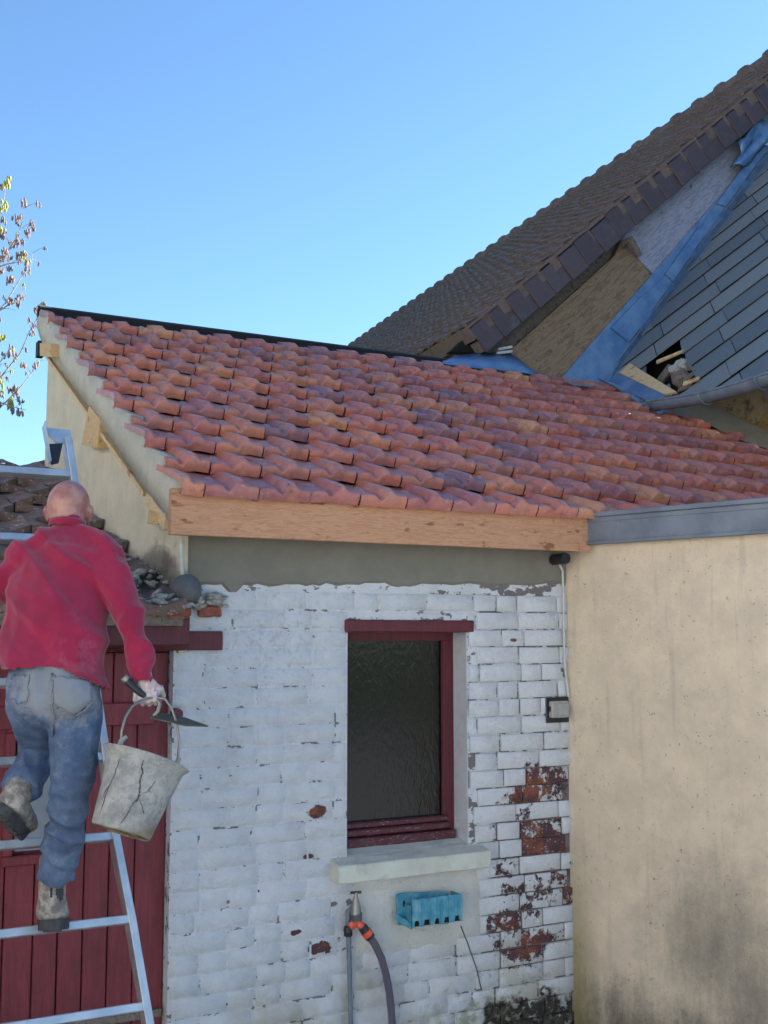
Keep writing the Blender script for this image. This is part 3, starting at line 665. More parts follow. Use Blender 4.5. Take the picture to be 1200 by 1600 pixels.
# plywood panels
def gslab(name, mat, px, o, t, par=main, **k):
    m = MB(); m.slab([onG(u, v, o) for u, v in px], gn, t); return m.build(name, mat, par, **k)
gslab('brown_plywood_panel', M['ply'], [(797, 548), (960, 400), (972, 372), (1026, 441), (958, 510), (872, 600), (820, 590)], -.02, .05)
gslab('grey_plywood_panel', M['greyply'], [(965, 372), (1215, 150), (1215, 200), (1184, 240), (1098, 352), (1030, 438)], -.035, .05)
m = MB(); a = onG(985, 374, .07); b = onG(998, 398, .03); m.tube([a + w_ * .1 - vt * .04, a, b], [.03, .033, .03], 10); m.build('broken_rafter_end', M['oldwood'], main, jit=.01)
# blue flashing pieces along the slates
gslab('blue_flashing', M['bluezinc'], [(876, 592), (958, 508), (985, 535), (950, 598)], .015, .02)
gslab('blue_flashing', M['bluezinc'], [(955, 512), (1003, 462), (1020, 490), (982, 534)], .03, .02)
gslab('blue_flashing', M['bluezinc'], [(1000, 466), (1040, 430), (1050, 440), (1012, 494)], .02, .02)
gslab('blue_flashing', M['bluezinc'], [(1040, 428), (1092, 355), (1104, 360), (1052, 440)], .035, .02)
gslab('blue_flashing', M['bluezinc'], [(1090, 362), (1122, 315), (1136, 318), (1100, 368)], .02, .02)
gslab('blue_flashing', M['bluezinc'], [(1120, 318), (1168, 252), (1182, 256), (1134, 322)], .035, .02)
gslab('flashing_backing', M['bluezinc'], [(876, 592), (1215, 205), (1240, 222), (968, 610)], .006, .01)
# crumpled flashing at the top of the strip
m = MB(); n1 = 10; vs = []
for i in range(n1 + 1):
    for j in range(9):
        fi, fj = i / n1, j / 8
        u_ = 1150 + 62 * fi + 8 * math.sin(fj * 5); v_ = 232 - 42 * fi + (fj - .3) * 52 + 8 * math.sin(fi * 9 + fj * 4)
        vs.append(onG(u_, v_, .08 + .04 * math.sin(fi * 8 + fj * 6) + .02 * mnoise.noise(Vector((fi * 5, fj * 5, 0)))))
m.add(vs, [(i * 9 + j, i * 9 + j + 1, i * 9 + 10 + j, i * 9 + 9 + j) for i in range(n1) for j in range(8)], True)
o = m.build('crumpled_flashing', M['bluezinc'], main); md = o.modifiers.new('t', 'SOLIDIFY'); md.thickness = .006
# flashing on the red ridge, below the verge
pl = [(690, 562), (715, 552), (770, 548), (800, 545), (812, 560), (838, 582), (790, 576), (740, 570)]
m = MB(); vs = []; nn_ = 16
top = [(690, 564), (712, 556), (745, 551), (780, 551), (806, 556), (824, 572), (838, 583)]; bot = [(692, 567), (715, 571), (745, 575), (780, 578), (806, 580), (824, 583), (840, 586)]
for (a, b) in zip(top, bot):
    pa = onG(a[0], a[1], .02); pb = on_roof(b[0], b[1], .05); vs += [pa, (pa + pb) / 2 + RN * .015, pb]
m.add(vs, [(i * 3 + j, i * 3 + 3 + j, i * 3 + 4 + j, i * 3 + 1 + j) for i in range(6) for j in range(2)], True)
o = m.build('ridge_flashing', M['bluezinc'], main); md = o.modifiers.new('t', 'SOLIDIFY'); md.thickness = .006
m = MB(); a, b = onG(778, 546, .05), onG(800, 542, .05); m.bar(a, b, .02, .02); a, b = onG(776, 552, .05), onG(800, 549, .05); m.bar(a, b, .02, .02); m.build('white_lath', M['whitepl'], main)
m = MB(); m.slab([onG(704, 549, .0), onG(760, 552, .0), onG(760, 520, .0), onG(735, 520, .0)], gn, .1); m.build('dark_gap', M['dark'], main)

# --- slate covered roof of the wing
w2 = hdir(-465); VL0, VL1 = onG(950, 590), onG(1200, 240)
sn = (VL1 - VL0).cross(w2).normalized(); sn = sn if sn.dot(CAM - VL0) > 0 else -sn
def onS(u, v, o=0): return hit(u, v, sn, VL0 + sn * o)
wing = thing('slate_wing', 'wing with a broken grey slate roof and a zinc gutter above the red tiles', 'building', tuple(onS(1100, 600)))
under = [(950, 592), (1215, 222), (1215, 600), (1040, 622), (1000, 612)]
m = MB(); m.slab([onS(u, v, -.06) for u, v in under], sn, .03)
# leave the broken hole open: the underlay is built as a ring of pieces round it
m = MB()
for poly in ([(962, 588), (1215, 222), (1215, 420), (1062, 528), (1010, 556)], [(1062, 528), (1215, 420), (1215, 596), (1098, 612), (1084, 572)]):
    m.slab([onS(u, v, -.035) for u, v in poly], sn, .02)
deck2 = m.build('slate_deck', M['black'], wing)
m = MB(); m.slab([onS(u, v, -.22) for u, v in [(955, 600), (1030, 480), (1120, 500), (1130, 590), (1040, 618)]], sn, .02); m.build('roof_void', M['dark'], wing)
# unseen slopes and wall added to the wing, keeping sun off the red roof
_g0, _g1 = onS(1196, 594, -.09), onS(1225, 215, -.05); _fw = -w2 if (CAM - VL0).dot(-w2) > 0 else w2; _up = sn.cross(_fw).normalized(); _up = _up if _up.z > 0 else -_up
_fl = (_g0.y + 2.6) / abs(_fw.y); _ul = 11
m = MB(); m.slab([_g0 - _up * .1, _g0 + _fw * _fl - _up * .1, _g0 + _fw * _fl + _up * _ul, _g0 - _fw * 2.6 + _up * _ul, _g0 - _fw * 2.6 + _up * 3.6, _g0 - _fw * .9 + _up * 3.1, _g0 + _up * 3.0], sn, .1); m.build('shade_slope_outer', M['slate'], wing)
_vd = (VL1 - VL0).normalized(); _q = VL1 - _vd * .15 - sn * .10
m = MB(); m.slab([_q, _q + _fw * 2.2, _q + _vd * 7 + _fw * 2.2, _q + _vd * 7], sn, .06); m.build('shade_slope_upper', M['slate'], wing)
m = MB(); _a, _b = onS(1207, 596, -.11), onS(1207, 215, -.11); m.slab([_a, _a + _fw * 1.6, _b + _fw * 1.6, _b], sn, .04); m.build('shade_slope_under', M['slate'], wing)
_w0 = onS(1222, 590, -.15); _w1 = _w0 + _fw * _fl; m = MB(); m.slab([Vector((_w0.x, _w0.y, 1.6)), Vector((_w1.x, _w1.y, 0)), _w1, _w0], Vector((-_fw.y, _fw.x, 0)) * (1 if _fw.x * 0 - _fw.y < 0 else -1), .2); m.build('side_wall', M['wing'], wing)  # unseen wall added to stop sun leaking in below the slopes
e1 = (onS(1180, 420) - onS(1100, 480)).normalized(); e2 = sn.cross(e1).normalized()
if proj(onS(1100, 450) + e2)[1] < 450: e2 = -e2                # e2 points down the picture
O = onS(1110, 470)
RWD = abs((onS(1186, 450) - onS(1150, 450)).dot(e2)); SLW = RWD * 2.05
import itertools
HOLE = [(1008, 560), (1030, 548), (1060, 528), (1070, 545), (1084, 572), (1098, 606), (1060, 612), (1030, 610), (990, 575)]
def inpoly(x, y, P):
    c = False; j = len(P) - 1
    for i in range(len(P)):
        if (P[i][1] > y) != (P[j][1] > y) and x < (P[j][0] - P[i][0]) * (y - P[i][1]) / (P[j][1] - P[i][1]) + P[i][0]: c = not c
        j = i
    return c
def clip(poly, a, b, keep):
    """clip 2-D polygon (e1,e2 coordinates) by the line a-b, keeping the side of point keep"""
    def sd(p): return (b[0] - a[0]) * (p[1] - a[1]) - (b[1] - a[1]) * (p[0] - a[0])
    sg = 1 if sd(keep) > 0 else -1; out = []
    for i in range(len(poly)):
        p, q = poly[i], poly[(i + 1) % len(poly)]; dp, dq = sd(p) * sg, sd(q) * sg
        if dp >= 0: out.append(p)
        if dp * dq < 0: t = dp / (dp - dq); out.append((p[0] + (q[0] - p[0]) * t, p[1] + (q[1] - p[1]) * t))
    return out
def s2(P): d = P - O; return (d.dot(e1), d.dot(e2))
va, vb = s2(onS(953, 596)), s2(onS(1203, 246)); ga, gb_ = s2(onS(1030, 628)), s2(onS(1215, 588)); inside = s2(onS(1130, 500))
slm = {}
random.seed(4); cnt = 0
for r_ in range(-16, 17):
    off = (r_ % 2) * .12 * SLW + random.uniform(-.03, .03) * SLW - r_ * .02
    for c_i in range(-9, 10):
        x0, y0 = c_i * SLW + off, r_ * RWD
        poly = [(x0 + .003, y0 + .004), (x0 + SLW - .003, y0 + .004), (x0 + SLW - .003, y0 + RWD - .004), (x0 + .003, y0 + RWD - .004)]
        poly = [(a + random.uniform(-.002, .002), b + random.uniform(-.003, .003)) for a, b in poly]
        cx, cy = x0 + SLW / 2, y0 + RWD / 2; pc = O + e1 * cx + e2 * cy
        uu, vv = proj(pc)
        if not (930 < uu < 1260 and 150 < vv < 660): continue
        ins = [q for q in range(13) if sum(inpoly(*proj(O + e1 * (x0 + SLW * q / 12) + e2 * (y0 + RWD * f_)), HOLE) for f_ in (.25, .5, .75)) >= 2]
        if ins:                                                 # a slate broken off at the edge of the hole
            lo_q, hi_q = ins[0], ins[-1]
            if lo_q > 12 - hi_q: xa, xb = x0 + .003, x0 + SLW * (lo_q - .3) / 12
            else: xa, xb = x0 + SLW * (hi_q + .3) / 12, x0 + SLW - .003
            if xb - xa < .05: continue
            j_ = .02; poly = [(xa + random.uniform(-j_, j_) * (xa > x0 + .01), y0 + .004), (xb + random.uniform(-j_, j_) * (xb < x0 + SLW - .01), y0 + .004), (xb + random.uniform(-j_, j_) * (xb < x0 + SLW - .01), y0 + RWD - .004), (xa + random.uniform(-j_, j_) * (xa > x0 + .01), y0 + RWD - .004)]
        pl_ = clip(poly, va, vb, inside)
        if len(pl_) > 2: pl_ = clip(pl_, ga, gb_, inside)
        if len(pl_) < 3: continue
        jz = random.uniform(-.002, .003); m = MB(); P3 = [O + e1 * a + e2 * b + sn * (-.002 + .014 * ((b - y0) / RWD) + jz) for a, b in pl_]
        m.slab(P3, sn, .007); cc = sum(P3, Vector()) / len(P3)
        me = m.mesh('slate', M['slate'], cc); o = link('slate', me, deck2, cc); cnt += 1
        o.rotation_mode = 'QUATERNION'; o.rotation_quaternion = Quaternion(e1, random.uniform(-.008, .008)) @ Quaternion(e2, random.uniform(-.006, .006))
print('slates', cnt)
# lead soakers showing pale along the slate edge
vd = (VL1 - VL0).normalized(); vl = (VL1 - VL0).length; perp = vd.cross(sn)
for i in range(6):
    a = VL0 + vd * (vl * (.06 + i * .16)); b = VL0 + vd * (vl * (.06 + i * .16 + .13)); m = MB()
    sgn = perp if proj(a + perp)[0] > proj(a)[0] else -perp
    m.slab([a - sgn * .035 + sn * .032, b - sgn * .065 + sn * .03, b + sgn * .055 + sn * .030, a + sgn * .02 + sn * .030], sn, .004); m.build('lead_soaker', M['gutter'], wing)
# wreckage in the hole
def sbar(a, b, wd, th, oa, ob, mat, name):
    m = MB(); m.bar(onS(a[0], a[1], oa), onS(b[0], b[1], ob), wd, th, side=sn.cross(onS(*b) - onS(*a))); return m.build(name, mat, wing, bev=.003, jit=.006)
sbar((1026, 566), (1068, 548), .03, .02, .02, .01, M['lath'], 'broken_lath'); sbar((1030, 598), (1048, 574), .07, .03, -.12, -.05, M['oldwood'], 'broken_lath'); sbar((1064, 600), (1088, 580), .03, .02, .0, .0, M['oldwood'], 'broken_lath')
sbar((1068, 600), (1092, 592), .035, .02, .02, .02, M['lath'], 'broken_lath'); sbar((1060, 610), (1080, 600), .03, .02, -.02, .0, M['oldwood'], 'broken_lath')
m = MB(); a = onS(1062, 575, -.02); m.obox(a, e1 * .075, e2 * .04, sn * .05); m.build('loose_stone', M['debris'], wing, bev=.015, jit=.02, sub=2)
m = MB(); a = onS(1064, 592, -.06); m.obox(a, e1 * .06, e2 * .07, sn * .05); m.build('loose_stone', M['oldwood'], wing, bev=.015, jit=.02, sub=2)
m = MB(); m.slab([onS(967, 582, .03), onS(984, 567, .03), onS(1057, 612, .04), onS(1038, 616, .04)], sn, .02); m.build('new_board', M['lath'], wing, bev=.002)
m = MB(); m.slab([onS(950, 596, .02), onS(968, 582, .02), onS(1040, 617, .03), onS(1024, 632, .03)], sn, .01); m.build('zinc_strip', M['bluezinc'], wing, jit=.004)
# stepped apron flashing lying on the red tiles
m = MB(); top = [(935, 592), (950, 596), (980, 607), (1010, 622), (1030, 630)]; bot = [(936, 594), (960, 606), (1000, 630), (1030, 646), (1045, 644)]; vs = []
for a, b in zip(top, bot): pa, pb = on_roof(a[0], a[1], .09), on_roof(b[0], b[1], .06); vs += [pa, (pa + pb) / 2 + RN * .01, pb]
m.add(vs, [(i * 3 + j, i * 3 + 3 + j, i * 3 + 4 + j, i * 3 + 1 + j) for i in range(4) for j in range(2)], True)
o = m.build('apron_flashing', M['bluezinc'], wing, jit=.01); md = o.modifiers.new('t', 'SOLIDIFY'); md.thickness = .006
m = MB(); m.slab([on_roof(880, 595, .06), on_roof(920, 601, .06), on_roof(938, 605, .065), on_roof(898, 602, .065)], RN, .004); m.build('loose_zinc_scrap', M['gutter'], wing, jit=.006)
# gutter
ga3 = onS(1022, 628, .04); gb3 = onS(1218, 582, .06); gd = (gb3 - ga3); gd_e = gd * 1.6; ng = 24; m = MB(); gr_ = .068; vs = []
gdn = gd.normalized(); gside = gdn.cross(Vector((0, 0, 1))).normalized(); gup = gside.cross(gdn)
for i in range(ng + 1):
    p = ga3 + gd_e * (i / ng) + Vector((0, 0, -.028 * math.sin(math.pi * min(1, i / 15))))
    for j in range(13):
        t = math.pi * j / 12; vs.append(p + gside * math.cos(t) * gr_ - gup * math.sin(t) * gr_)
m.add(vs, [(i * 13 + j, i * 13 + j + 1, i * 13 + 14 + j, i * 13 + 13 + j) for i in range(ng) for j in range(12)] , True)
m.add(vs[:13], [tuple(range(13))])
gut = m.build('gutter', M['gutter'], wing); md = gut.modifiers.new('t', 'SOLIDIFY'); md.thickness = .005
sgn_ = 1 if (CAM - ga3).dot(gside) > 0 else -1
m = MB(); m.tube([Vector(vs[i * 13 + (0 if sgn_ > 0 else 12)]) for i in range(ng + 1)], .009, 8); m.build('gutter_bead', M['gutter'], gut)
for f_ in (.28, .55, .82):
    p = ga3 + gd_e * f_; m = MB(); m.tube([p + (gside * math.cos(t) - gup * math.sin(t)) * (gr_ + .008) - Vector((0, 0, .028 * math.sin(math.pi * min(1, f_ * ng / 15)))) for t in [math.pi * q / 12 for q in range(13)]], .007, 6); m.build('gutter_bracket', M['gutter'], gut)
# wall under the gutter with its mortar fillet, running parallel to the annex wall
WP = on_roof(1107, 662); wn = Vector((rn.x, rn.y, 0))
def onW(u, v, o=0): return hit(u, v, wn, WP + wn * o)
m = MB(); a = WP - rd_ * .9; b = WP + rd_ * 3.5; m.slab([Vector((a.x, a.y, 1.5)), Vector((b.x, b.y, 1.5)), Vector((b.x, b.y, 5.0)), Vector((a.x, a.y, gut.matrix_world.translation.z + 3.4))], wn, .25)
m = MB(); za = onW(1085, 615).z; zb2 = onW(1200, 575).z
pa, pb = onW(1058, 640), onW(1215, 640); ext = (pb - pa) * 2
ze = za + (zb2 - za) * 3
m.slab([Vector((pa.x, pa.y, 1.2)), Vector((pa.x + ext.x, pa.y + ext.y, 1.2)), Vector((pa.x + ext.x, pa.y + ext.y, ze)), Vector((pa.x, pa.y, za - .02))], wn, .3); m.build('wing_wall', M['wing'], wing)
m = MB(); vs = []; lo_ = [(1056, 648), (1080, 654), (1107, 664), (1155, 686), (1205, 704), (1260, 730)]; hi_ = [(1060, 612), (1085, 616), (1120, 635), (1160, 655), (1205, 676), (1262, 700)]
for a, b in zip(lo_, hi_):
    pa = on_roof(a[0], a[1], .045); pb = onW(b[0], b[1], .015); vs += [pa, (pa * .6 + pb * .4) - RN * .008, pb]
m.add(vs, [(i * 3 + j, i * 3 + 3 + j, i * 3 + 4 + j, i * 3 + 1 + j) for i in range(5) for j in range(2)], True); m.build('mortar_fillet', M['cement'], wing, sub=3, jit=.006)
m = MB(); p = onW(1066, 640, .06); m.tube([p + Vector((0, 0, .05)), p, p + Vector((.03, -.02, -.02)), p + Vector((.05, -.02, .03))], .012, 8); m.build('gutter_hook', M['black'], wing)

# ================================================================== UNSEEN HOUSE ADDED TO BOUNCE SUNLIGHT (behind and left of the camera)
nb_ = thing('bounce_house', 'pale rendered house added out of view to bounce sunlight onto the walls', 'house', (-6.6, -5, 0))
NX = -6.6
m = MB(); m.box((NX - 6, -15, -.1), (NX, 4.5, 5.6)); m.build('wall', simple('pale_bounce_render', (.78, .75, .70), .95, var=.08, scale=4, bs=.3), nb_)
m = MB(); m.add([(NX + .3, -15.3, 5.5), (NX + .3, 4.8, 5.5), (NX - 3, 4.8, 8), (NX - 3, -15.3, 8), (NX - 6.3, -15.3, 5.5), (NX - 6.3, 4.8, 5.5)], [(0, 1, 2, 3), (3, 2, 5, 4), (0, 3, 4), (1, 5, 2)]); m.build('roof', M['oldtile'], nb_)
for wy in (-12, -8.5, -5, -1.5, 2):
    for wz in (1.0, 3.6):
        m = MB(); m.box((NX - .02, wy - .45, wz), (NX + .012, wy + .45, wz + 1.2)); wnd = m.build('window', M['glass'], nb_)
        m = MB(); m.box((NX + .014, wy - .03, wz), (NX + .03, wy + .03, wz + 1.2)); m.box((NX + .0, wy - .5, wz - .06), (NX + .06, wy + .5, wz - .003)); m.build('window_frame', M['whitepl'], wnd)

# ================================================================== OLD SHED (left): door, beam, tiled roof
shed = thing('old_shed', 'old low shed on the left with dark red plank door and mossy broken tiles', 'shed', (-1.2, 0, 0))
DX1 = -.012; DX0 = -2.1; DZ1 = atY(268, 1018, 0).z
m = MB(); m.box((DX0 - 1.2, .02, -.1), (DX0, .22, 2.05)); m.box((DX0, .10, DZ1), (DX1, .22, 2.05)); m.build('shed_wall', M['gable'], shed)
m = MB(); m.box((DX0, .09, -.05), (DX1, .10, DZ1)); door = m.build('door', M['door'], shed)
edges = [atY(u, 1500, .05).x for u in (-60, -30, 3, 12.5, 50, 89, 128, 167, 207, 262)]; edges[-1] = DX1
xx = edges[2]; ex = []
while xx > DX0 + .1: xx -= .105; ex.append(max(xx, DX0))
pe = sorted(set(ex + edges[2:]))
pe = [x for i, x in enumerate(pe) if i == 0 or x - pe[i - 1] > .03]
random.seed(21)
pz0, pz1 = atY(50, 1330, .05).z, atY(50, 1148, .05).z; px0, px1 = atY(28, 1200, .05).x, atY(80, 1200, .05).x
for a, b in zip(pe, pe[1:]):
    yo = .052 + random.uniform(-.003, .003)
    segs = [(-.03, DZ1 - .004)]
    if b > px0 + .02 and a < px1 - .02: segs = [(-.03, pz0 - .02), (pz1 + .02, DZ1 - .004)]
    for z0, z1 in segs:
        m = MB(); m.box((a + .0025, yo, z0), (b - .0025, .088, z1)); m.build('plank', M['door'], door, bev=.003)
m = MB(); m.box((px0, .07, pz0), (px1 + .06, .086, pz1)); m.build('door_pane', M['pane'], door)
m = MB()
for bx in (((px0 - .05, .035, pz0 - .05), (px1 + .1, .07, pz0 - .012)), ((px0 - .05, .035, pz1 + .012), (px1 + .1, .07, pz1 + .05)), ((px0 - .05, .037, pz0 - .012), (px0 - .012, .068, pz1 + .012)), ((px1 + .062, .037, pz0 - .012), (px1 + .1, .068, pz1 + .012))): m.box(*bx)
m.build('pane_frame', M['door'], door, bev=.004)
zl = atY(200, 1131, .03).z; m = MB(); m.box((DX0, .028, zl - .006), (DX1 - .06, .051, zl + .085)); m.build('ledge_board', M['door'], door, bev=.004)
zl = atY(240, 1578, .03).z; m = MB(); m.box((DX0, .028, zl - .03), (DX1 - .01, .051, zl)); m.build('ledge_board', M['oldwood'], door, bev=.003)
m = MB(); c = atY(276, 1115, -.01); m.tube([c + Vector((0, .02, 0)), c + Vector((0, -.02, 0))], .022, 10); m.build('gate_hinge_pin', M['red'], shed)
# lintel painted on the wall, box beam under the tiles
a, b = atY(292, 986, -.02), atY(348, 1016, -.02); m = MB(); m.box((a.x - .25, -.022, b.z), (b.x, .08, a.z)); m.build('painted_lintel', M['redf'], shed, bev=.004, jit=.003, sub=2)
a, b = atY(297, 962, -.085), atY(297, 1012, -.05)
m = MB(); m.slab([(a.x, -.085, a.z), (a.x, -.085, b.z + .012), (a.x, -.04, b.z - .012), (a.x, .02, b.z - .012), (a.x, .02, a.z)], (1, 0, 0), 2.6); m.build('eave_beam', M['redf'], shed, bev=.003)
# roof
EVY = -.14; EVZ = a.z + .012; sh_top = atX(74, 738, 0)
SHS = math.atan2(sh_top.z - EVZ, sh_top.y - EVY); SHD = Vector((0, math.cos(SHS), math.sin(SHS))); SHN = Vector((0, -math.sin(SHS), math.cos(SHS)))
def shp(x, s, h=0): return Vector((x, EVY, EVZ)) + SHD * s + SHN * h
SLEN = (sh_top - Vector((0, EVY, EVZ))).length
m = MB(); m.slab([shp(-3.2, .01, -.01), shp(-.01, .01, -.01), shp(-.01, SLEN, -.01), shp(-3.2, SLEN, -.01)], SHN, .05); sroof = m.build('shed_roof', M['oldwood'], shed)
random.seed(31); otv = []
for k in range(5):
    m = MB(); n1 = 5; vs = []; w1, l1 = .265, .34
    for j in range(3):
        for i in range(n1 + 1):
            fx = i / n1; rag = random.uniform(-.018, .018) if j == 0 else 0
            vs.append((fx * w1, [0, .12, l1][j] + rag, .045 - .035 * j / 2 + .016 * math.sin(fx * 6.3 + 1) + random.uniform(-.004, .004)))
    vs += [(v[0], v[1] + .003, v[2] - .045) for v in vs[:n1 + 1]]; W = n1 + 1
    m.add(vs, [(j * W + i, j * W + i + 1, (j + 1) * W + i + 1, (j + 1) * W + i) for j in range(2) for i in range(n1)] + [(3 * W + i, 3 * W + i + 1, i + 1, i) for i in range(n1)])
    otv.append(m.mesh('old_tile', M['oldtile'], sub=1, jit=.006))
g2 = .235; nr = int(SLEN / g2)
for r in range(nr + 1):
    x = -.28 - (.13 if r % 2 else 0)
    while x > -2.3:
        o = link('old_tile', random.choice(otv), sroof, shp(x, r * g2 + random.uniform(-.012, .012), random.uniform(0, .01))); o.rotation_mode = 'XYZ'; o.rotation_euler = (SHS + random.uniform(-.02, .02), random.uniform(-.02, .02), random.uniform(-.03, .03)); x -= .268
# mortar and rubble where the shed roof meets the gable wall
m = MB(); random.seed(8)
for i in range(70):
    t = random.random(); s = random.uniform(-.02, .9) * (1 if t > .4 else .35); c = shp(-random.random() ** 1.6 * .30 + .02, s, .035 + random.uniform(-.01, .012)); r = random.uniform(.008, .026)
    q = [Vector(mnoise.noise_vector(Vector((i * 3.1 + k, k * 7.7, 2)))) for k in range(3)]
    m.ell(c, Vector((r * 1.4, 0, 0)) + q[0] * r, Vector((0, r, 0)) + q[1] * r, Vector((0, 0, r * .6)) + q[2] * r * .5, 6, 4)
for i in range(26):
    c = Vector((random.uniform(.0, .22), -.03 + random.uniform(-.03, .02), EVZ + .03 + random.uniform(0, .06))); r = random.uniform(.008, .022); m.ell(c, (r * 1.6, 0, .004), (0, r, 0), (0, .003, r * .7), 6, 4)
tag(m.build('mortar_rubble', M['debris'], shed, jit=.012), kind='stuff')
for (u0, u1, v, d_, rz) in ((236, 262, 957, -.12, .02), (262, 300, 955, -.13, -.02), (312, 346, 953, -.03, .03)):
    a, b = atY(u0, v + 11, d_), atY(u1, v - 6, d_); m = MB(); m.box((a.x, d_, a.z), (b.x, d_ + .16, b.z)); m.build('broken_edge_tile', M['brokentile'], shed, bev=.007, jit=.008, sub=2)
m = MB()
for (u, v, r) in ((215, 945, .05), (240, 940, .04), (262, 948, .045), (228, 952, .03), (205, 955, .04)):
    c = atY(u, v, -.08); m.obox(c, Vector((r, .01, r * .2)), Vector((0, .04, 0)), Vector((-.004, 0, r * .28)))
m.build('broken_slab', M['debris'], shed, bev=.006, jit=.015, sub=2)
# far roof edge behind the shed
farb = thing('distant_shed', 'dark roofed shed edge just showing beyond the ladder top', 'shed', (-.9, 5.5, 0))
a, b = atY(22, 731, 5.0), atY(78, 713, 5.0); m = MB(); m.slab([(a.x, 5, a.z), (b.x + .4, 5, b.z + .12), (b.x + .4, 5, b.z - .5), (a.x, 5, a.z - .08)], (0, -1, 0), 2.0); m.build('roof', M['browntile'], farb)
m = MB(); m.box((a.x + .15, 5.1, 0), (b.x + .4, 6.9, a.z - .05)); m.build('wall', M['oldwood'], farb)

# ================================================================== THINGS ON THE WALLS
# overturned rubber bowl
bw = MB(); c = atY(291, 921, -.08); ax = Vector((.15, -.75, .5)); prof = [(.002, .05), (.03, .048), (.052, .036), (.064, .012), (.066, 0), (.060, 0), (.056, .01)]
bw.lathe(prof, c, ax, 24); o = bw.build('rubber_mortar_bowl', M['bowl'], None, origin=c, jit=.002); tag(o, 'round grey rubber mortar bowl lying on the rubble beside the gable corner', 'bowl')
# pipe stub at left corner
m = MB(); m.tube([atY(283, 842, -.05), atY(284, 880, -.05), atY(285, 896, -.045), atY(287, 908, -.04)], .008, 8); o = m.build('corner_cable', M['whitepl'], None, origin=atY(284, 880, -.05)); tag(o, 'short whitish cable hanging at the left end of the grey cement band', 'cable')
# cable down to the switch
m = MB(); m.tube([atY(u, v, -.022) for u, v in ((874, 882), (879, 892), (880, 920), (881, 980), (882, 1030), (885, 1060), (888, 1088))], .0065, 8); o = m.build('switch_cable', M['whitepl'], None, origin=atY(880, 980, -.02)); tag(o, 'thin white cable running down the corner to the outdoor switch', 'cable')
sw = thing('outdoor_switch', 'grey outdoor light switch on black backing plate in wall corner', 'switch', tuple(atY(872, 1108, 0)))
a, b = atY(854, 1130, -.018), atY(889, 1089, -.018); m = MB(); m.box((a.x, -.018, a.z), (b.x, -.004, b.z)); m.build('backing_plate', M['blackpl'], sw, bev=.003)
a, b = atY(863, 1122, -.05), atY(889, 1095, -.05); m = MB(); m.box((a.x, -.052, a.z), (b.x, -.018, b.z)); bx = m.build('switch_box', M['greypl'], sw, bev=.005)
m = MB(); m.box((a.x + .028, -.058, a.z + .010), (b.x - .006, -.053, b.z - .010)); m.build('rocker', M['greypl'], bx, bev=.002)
m = MB(); m.box((a.x - .004, -.040, a.z + .03), (a.x + .001, -.026, a.z + .055)); m.build('side_mark', M['blackpl'], bx)
# tap
TX = atY(553, 1440, -.06).x; tap = thing('garden_tap', 'brass garden tap with grey vertical pipe on the white brick wall', 'tap', tuple(atY(549, 1450, 0)))
def pY(u, v, y=-.05): return atY(u, v, y)
m = MB(); m.tube([pY(549, 1640, -.035), pY(547, 1560, -.035), pY(545, 1470, -.035), pY(544, 1425, -.035), pY(549, 1418, -.04), pY(556, 1420, -.06)], [.010, .010, .011, .013, .013, .013], 10); m.build('pipe', M['zinc'], tap)
m = MB(); m.tube([pY(556, 1428, -.07), pY(556, 1418, -.07), pY(556, 1408, -.07), pY(556, 1400, -.07), pY(556, 1394, -.07)], [.024, .020, .015, .009, .006], 12); m.tube([pY(556, 1420, -.0), pY(556, 1420, -.075)], .016, 10); m.build('tap_body', M['steel'], tap)
m = MB(); m.tube([pY(548, 1395, -.07), pY(564, 1394, -.07)], .006, 8); m.build('tap_handle', M['trowel'], tap)
m = MB(); m.tube([pY(544, 1462, -.05), pY(544, 1448, -.055)], [.018, .018], 12); m.build('pipe_clamp', M['black'], tap)
sp = thing('hose_splitter', 'orange and grey two way hose connector screwed under the tap', 'connector', tuple(pY(557, 1440)))
m = MB(); m.tube([pY(557, 1426, -.07), pY(557, 1438, -.07)], .024, 14); m.build('collar', M['bowl'], sp)
m = MB(); m.tube([pY(557, 1440, -.07), pY(551, 1446, -.075), pY(546, 1450, -.075)], [.018, .017, .014], 10); m.tube([pY(557, 1440, -.07), pY(565, 1447, -.08), pY(572, 1456, -.09)], [.018, .018, .017], 10); m.build('valve_body', M['orange'], sp)
for (u, v) in ((549, 1444), (562, 1446)):
    m = MB(); m.tube([pY(u, v, -.095), pY(u, v, -.085)], .009, 10); m.build('valve_knob', M['orange'], sp)
m = MB(); m.tube([pY(544, 1448, -.07), pY(543, 1456, -.07)], .019, 12); m.build('black_cap', M['blackpl'], sp)
m = MB(); m.tube([pY(566, 1448, -.085), pY(571, 1455, -.09)], .021, 12); m.tube([pY(575, 1460, -.092), pY(579, 1465, -.094)], .022, 12); m.build('black_ring', M['blackpl'], sp)
m = MB(); m.tube([pY(571, 1455, -.09), pY(576, 1461, -.092)], .024, 12); m.build('snap_collar', M['orange'], sp)
hp = [(578, 1464), (586, 1476), (596, 1497), (603, 1522), (608, 1548), (611, 1575), (613, 1602), (614, 1640), (612, 1700), (600, 1760)]
m = MB(); m.tube([pY(u, v, -.095 + .03 * i / 9) for i, (u, v) in enumerate(hp)], .0165, 12); o = m.build('garden_hose', M['hose'], None, origin=pY(600, 1500)); tag(o, 'grey violet garden hose hanging down in a curve from the orange connector', 'hose')
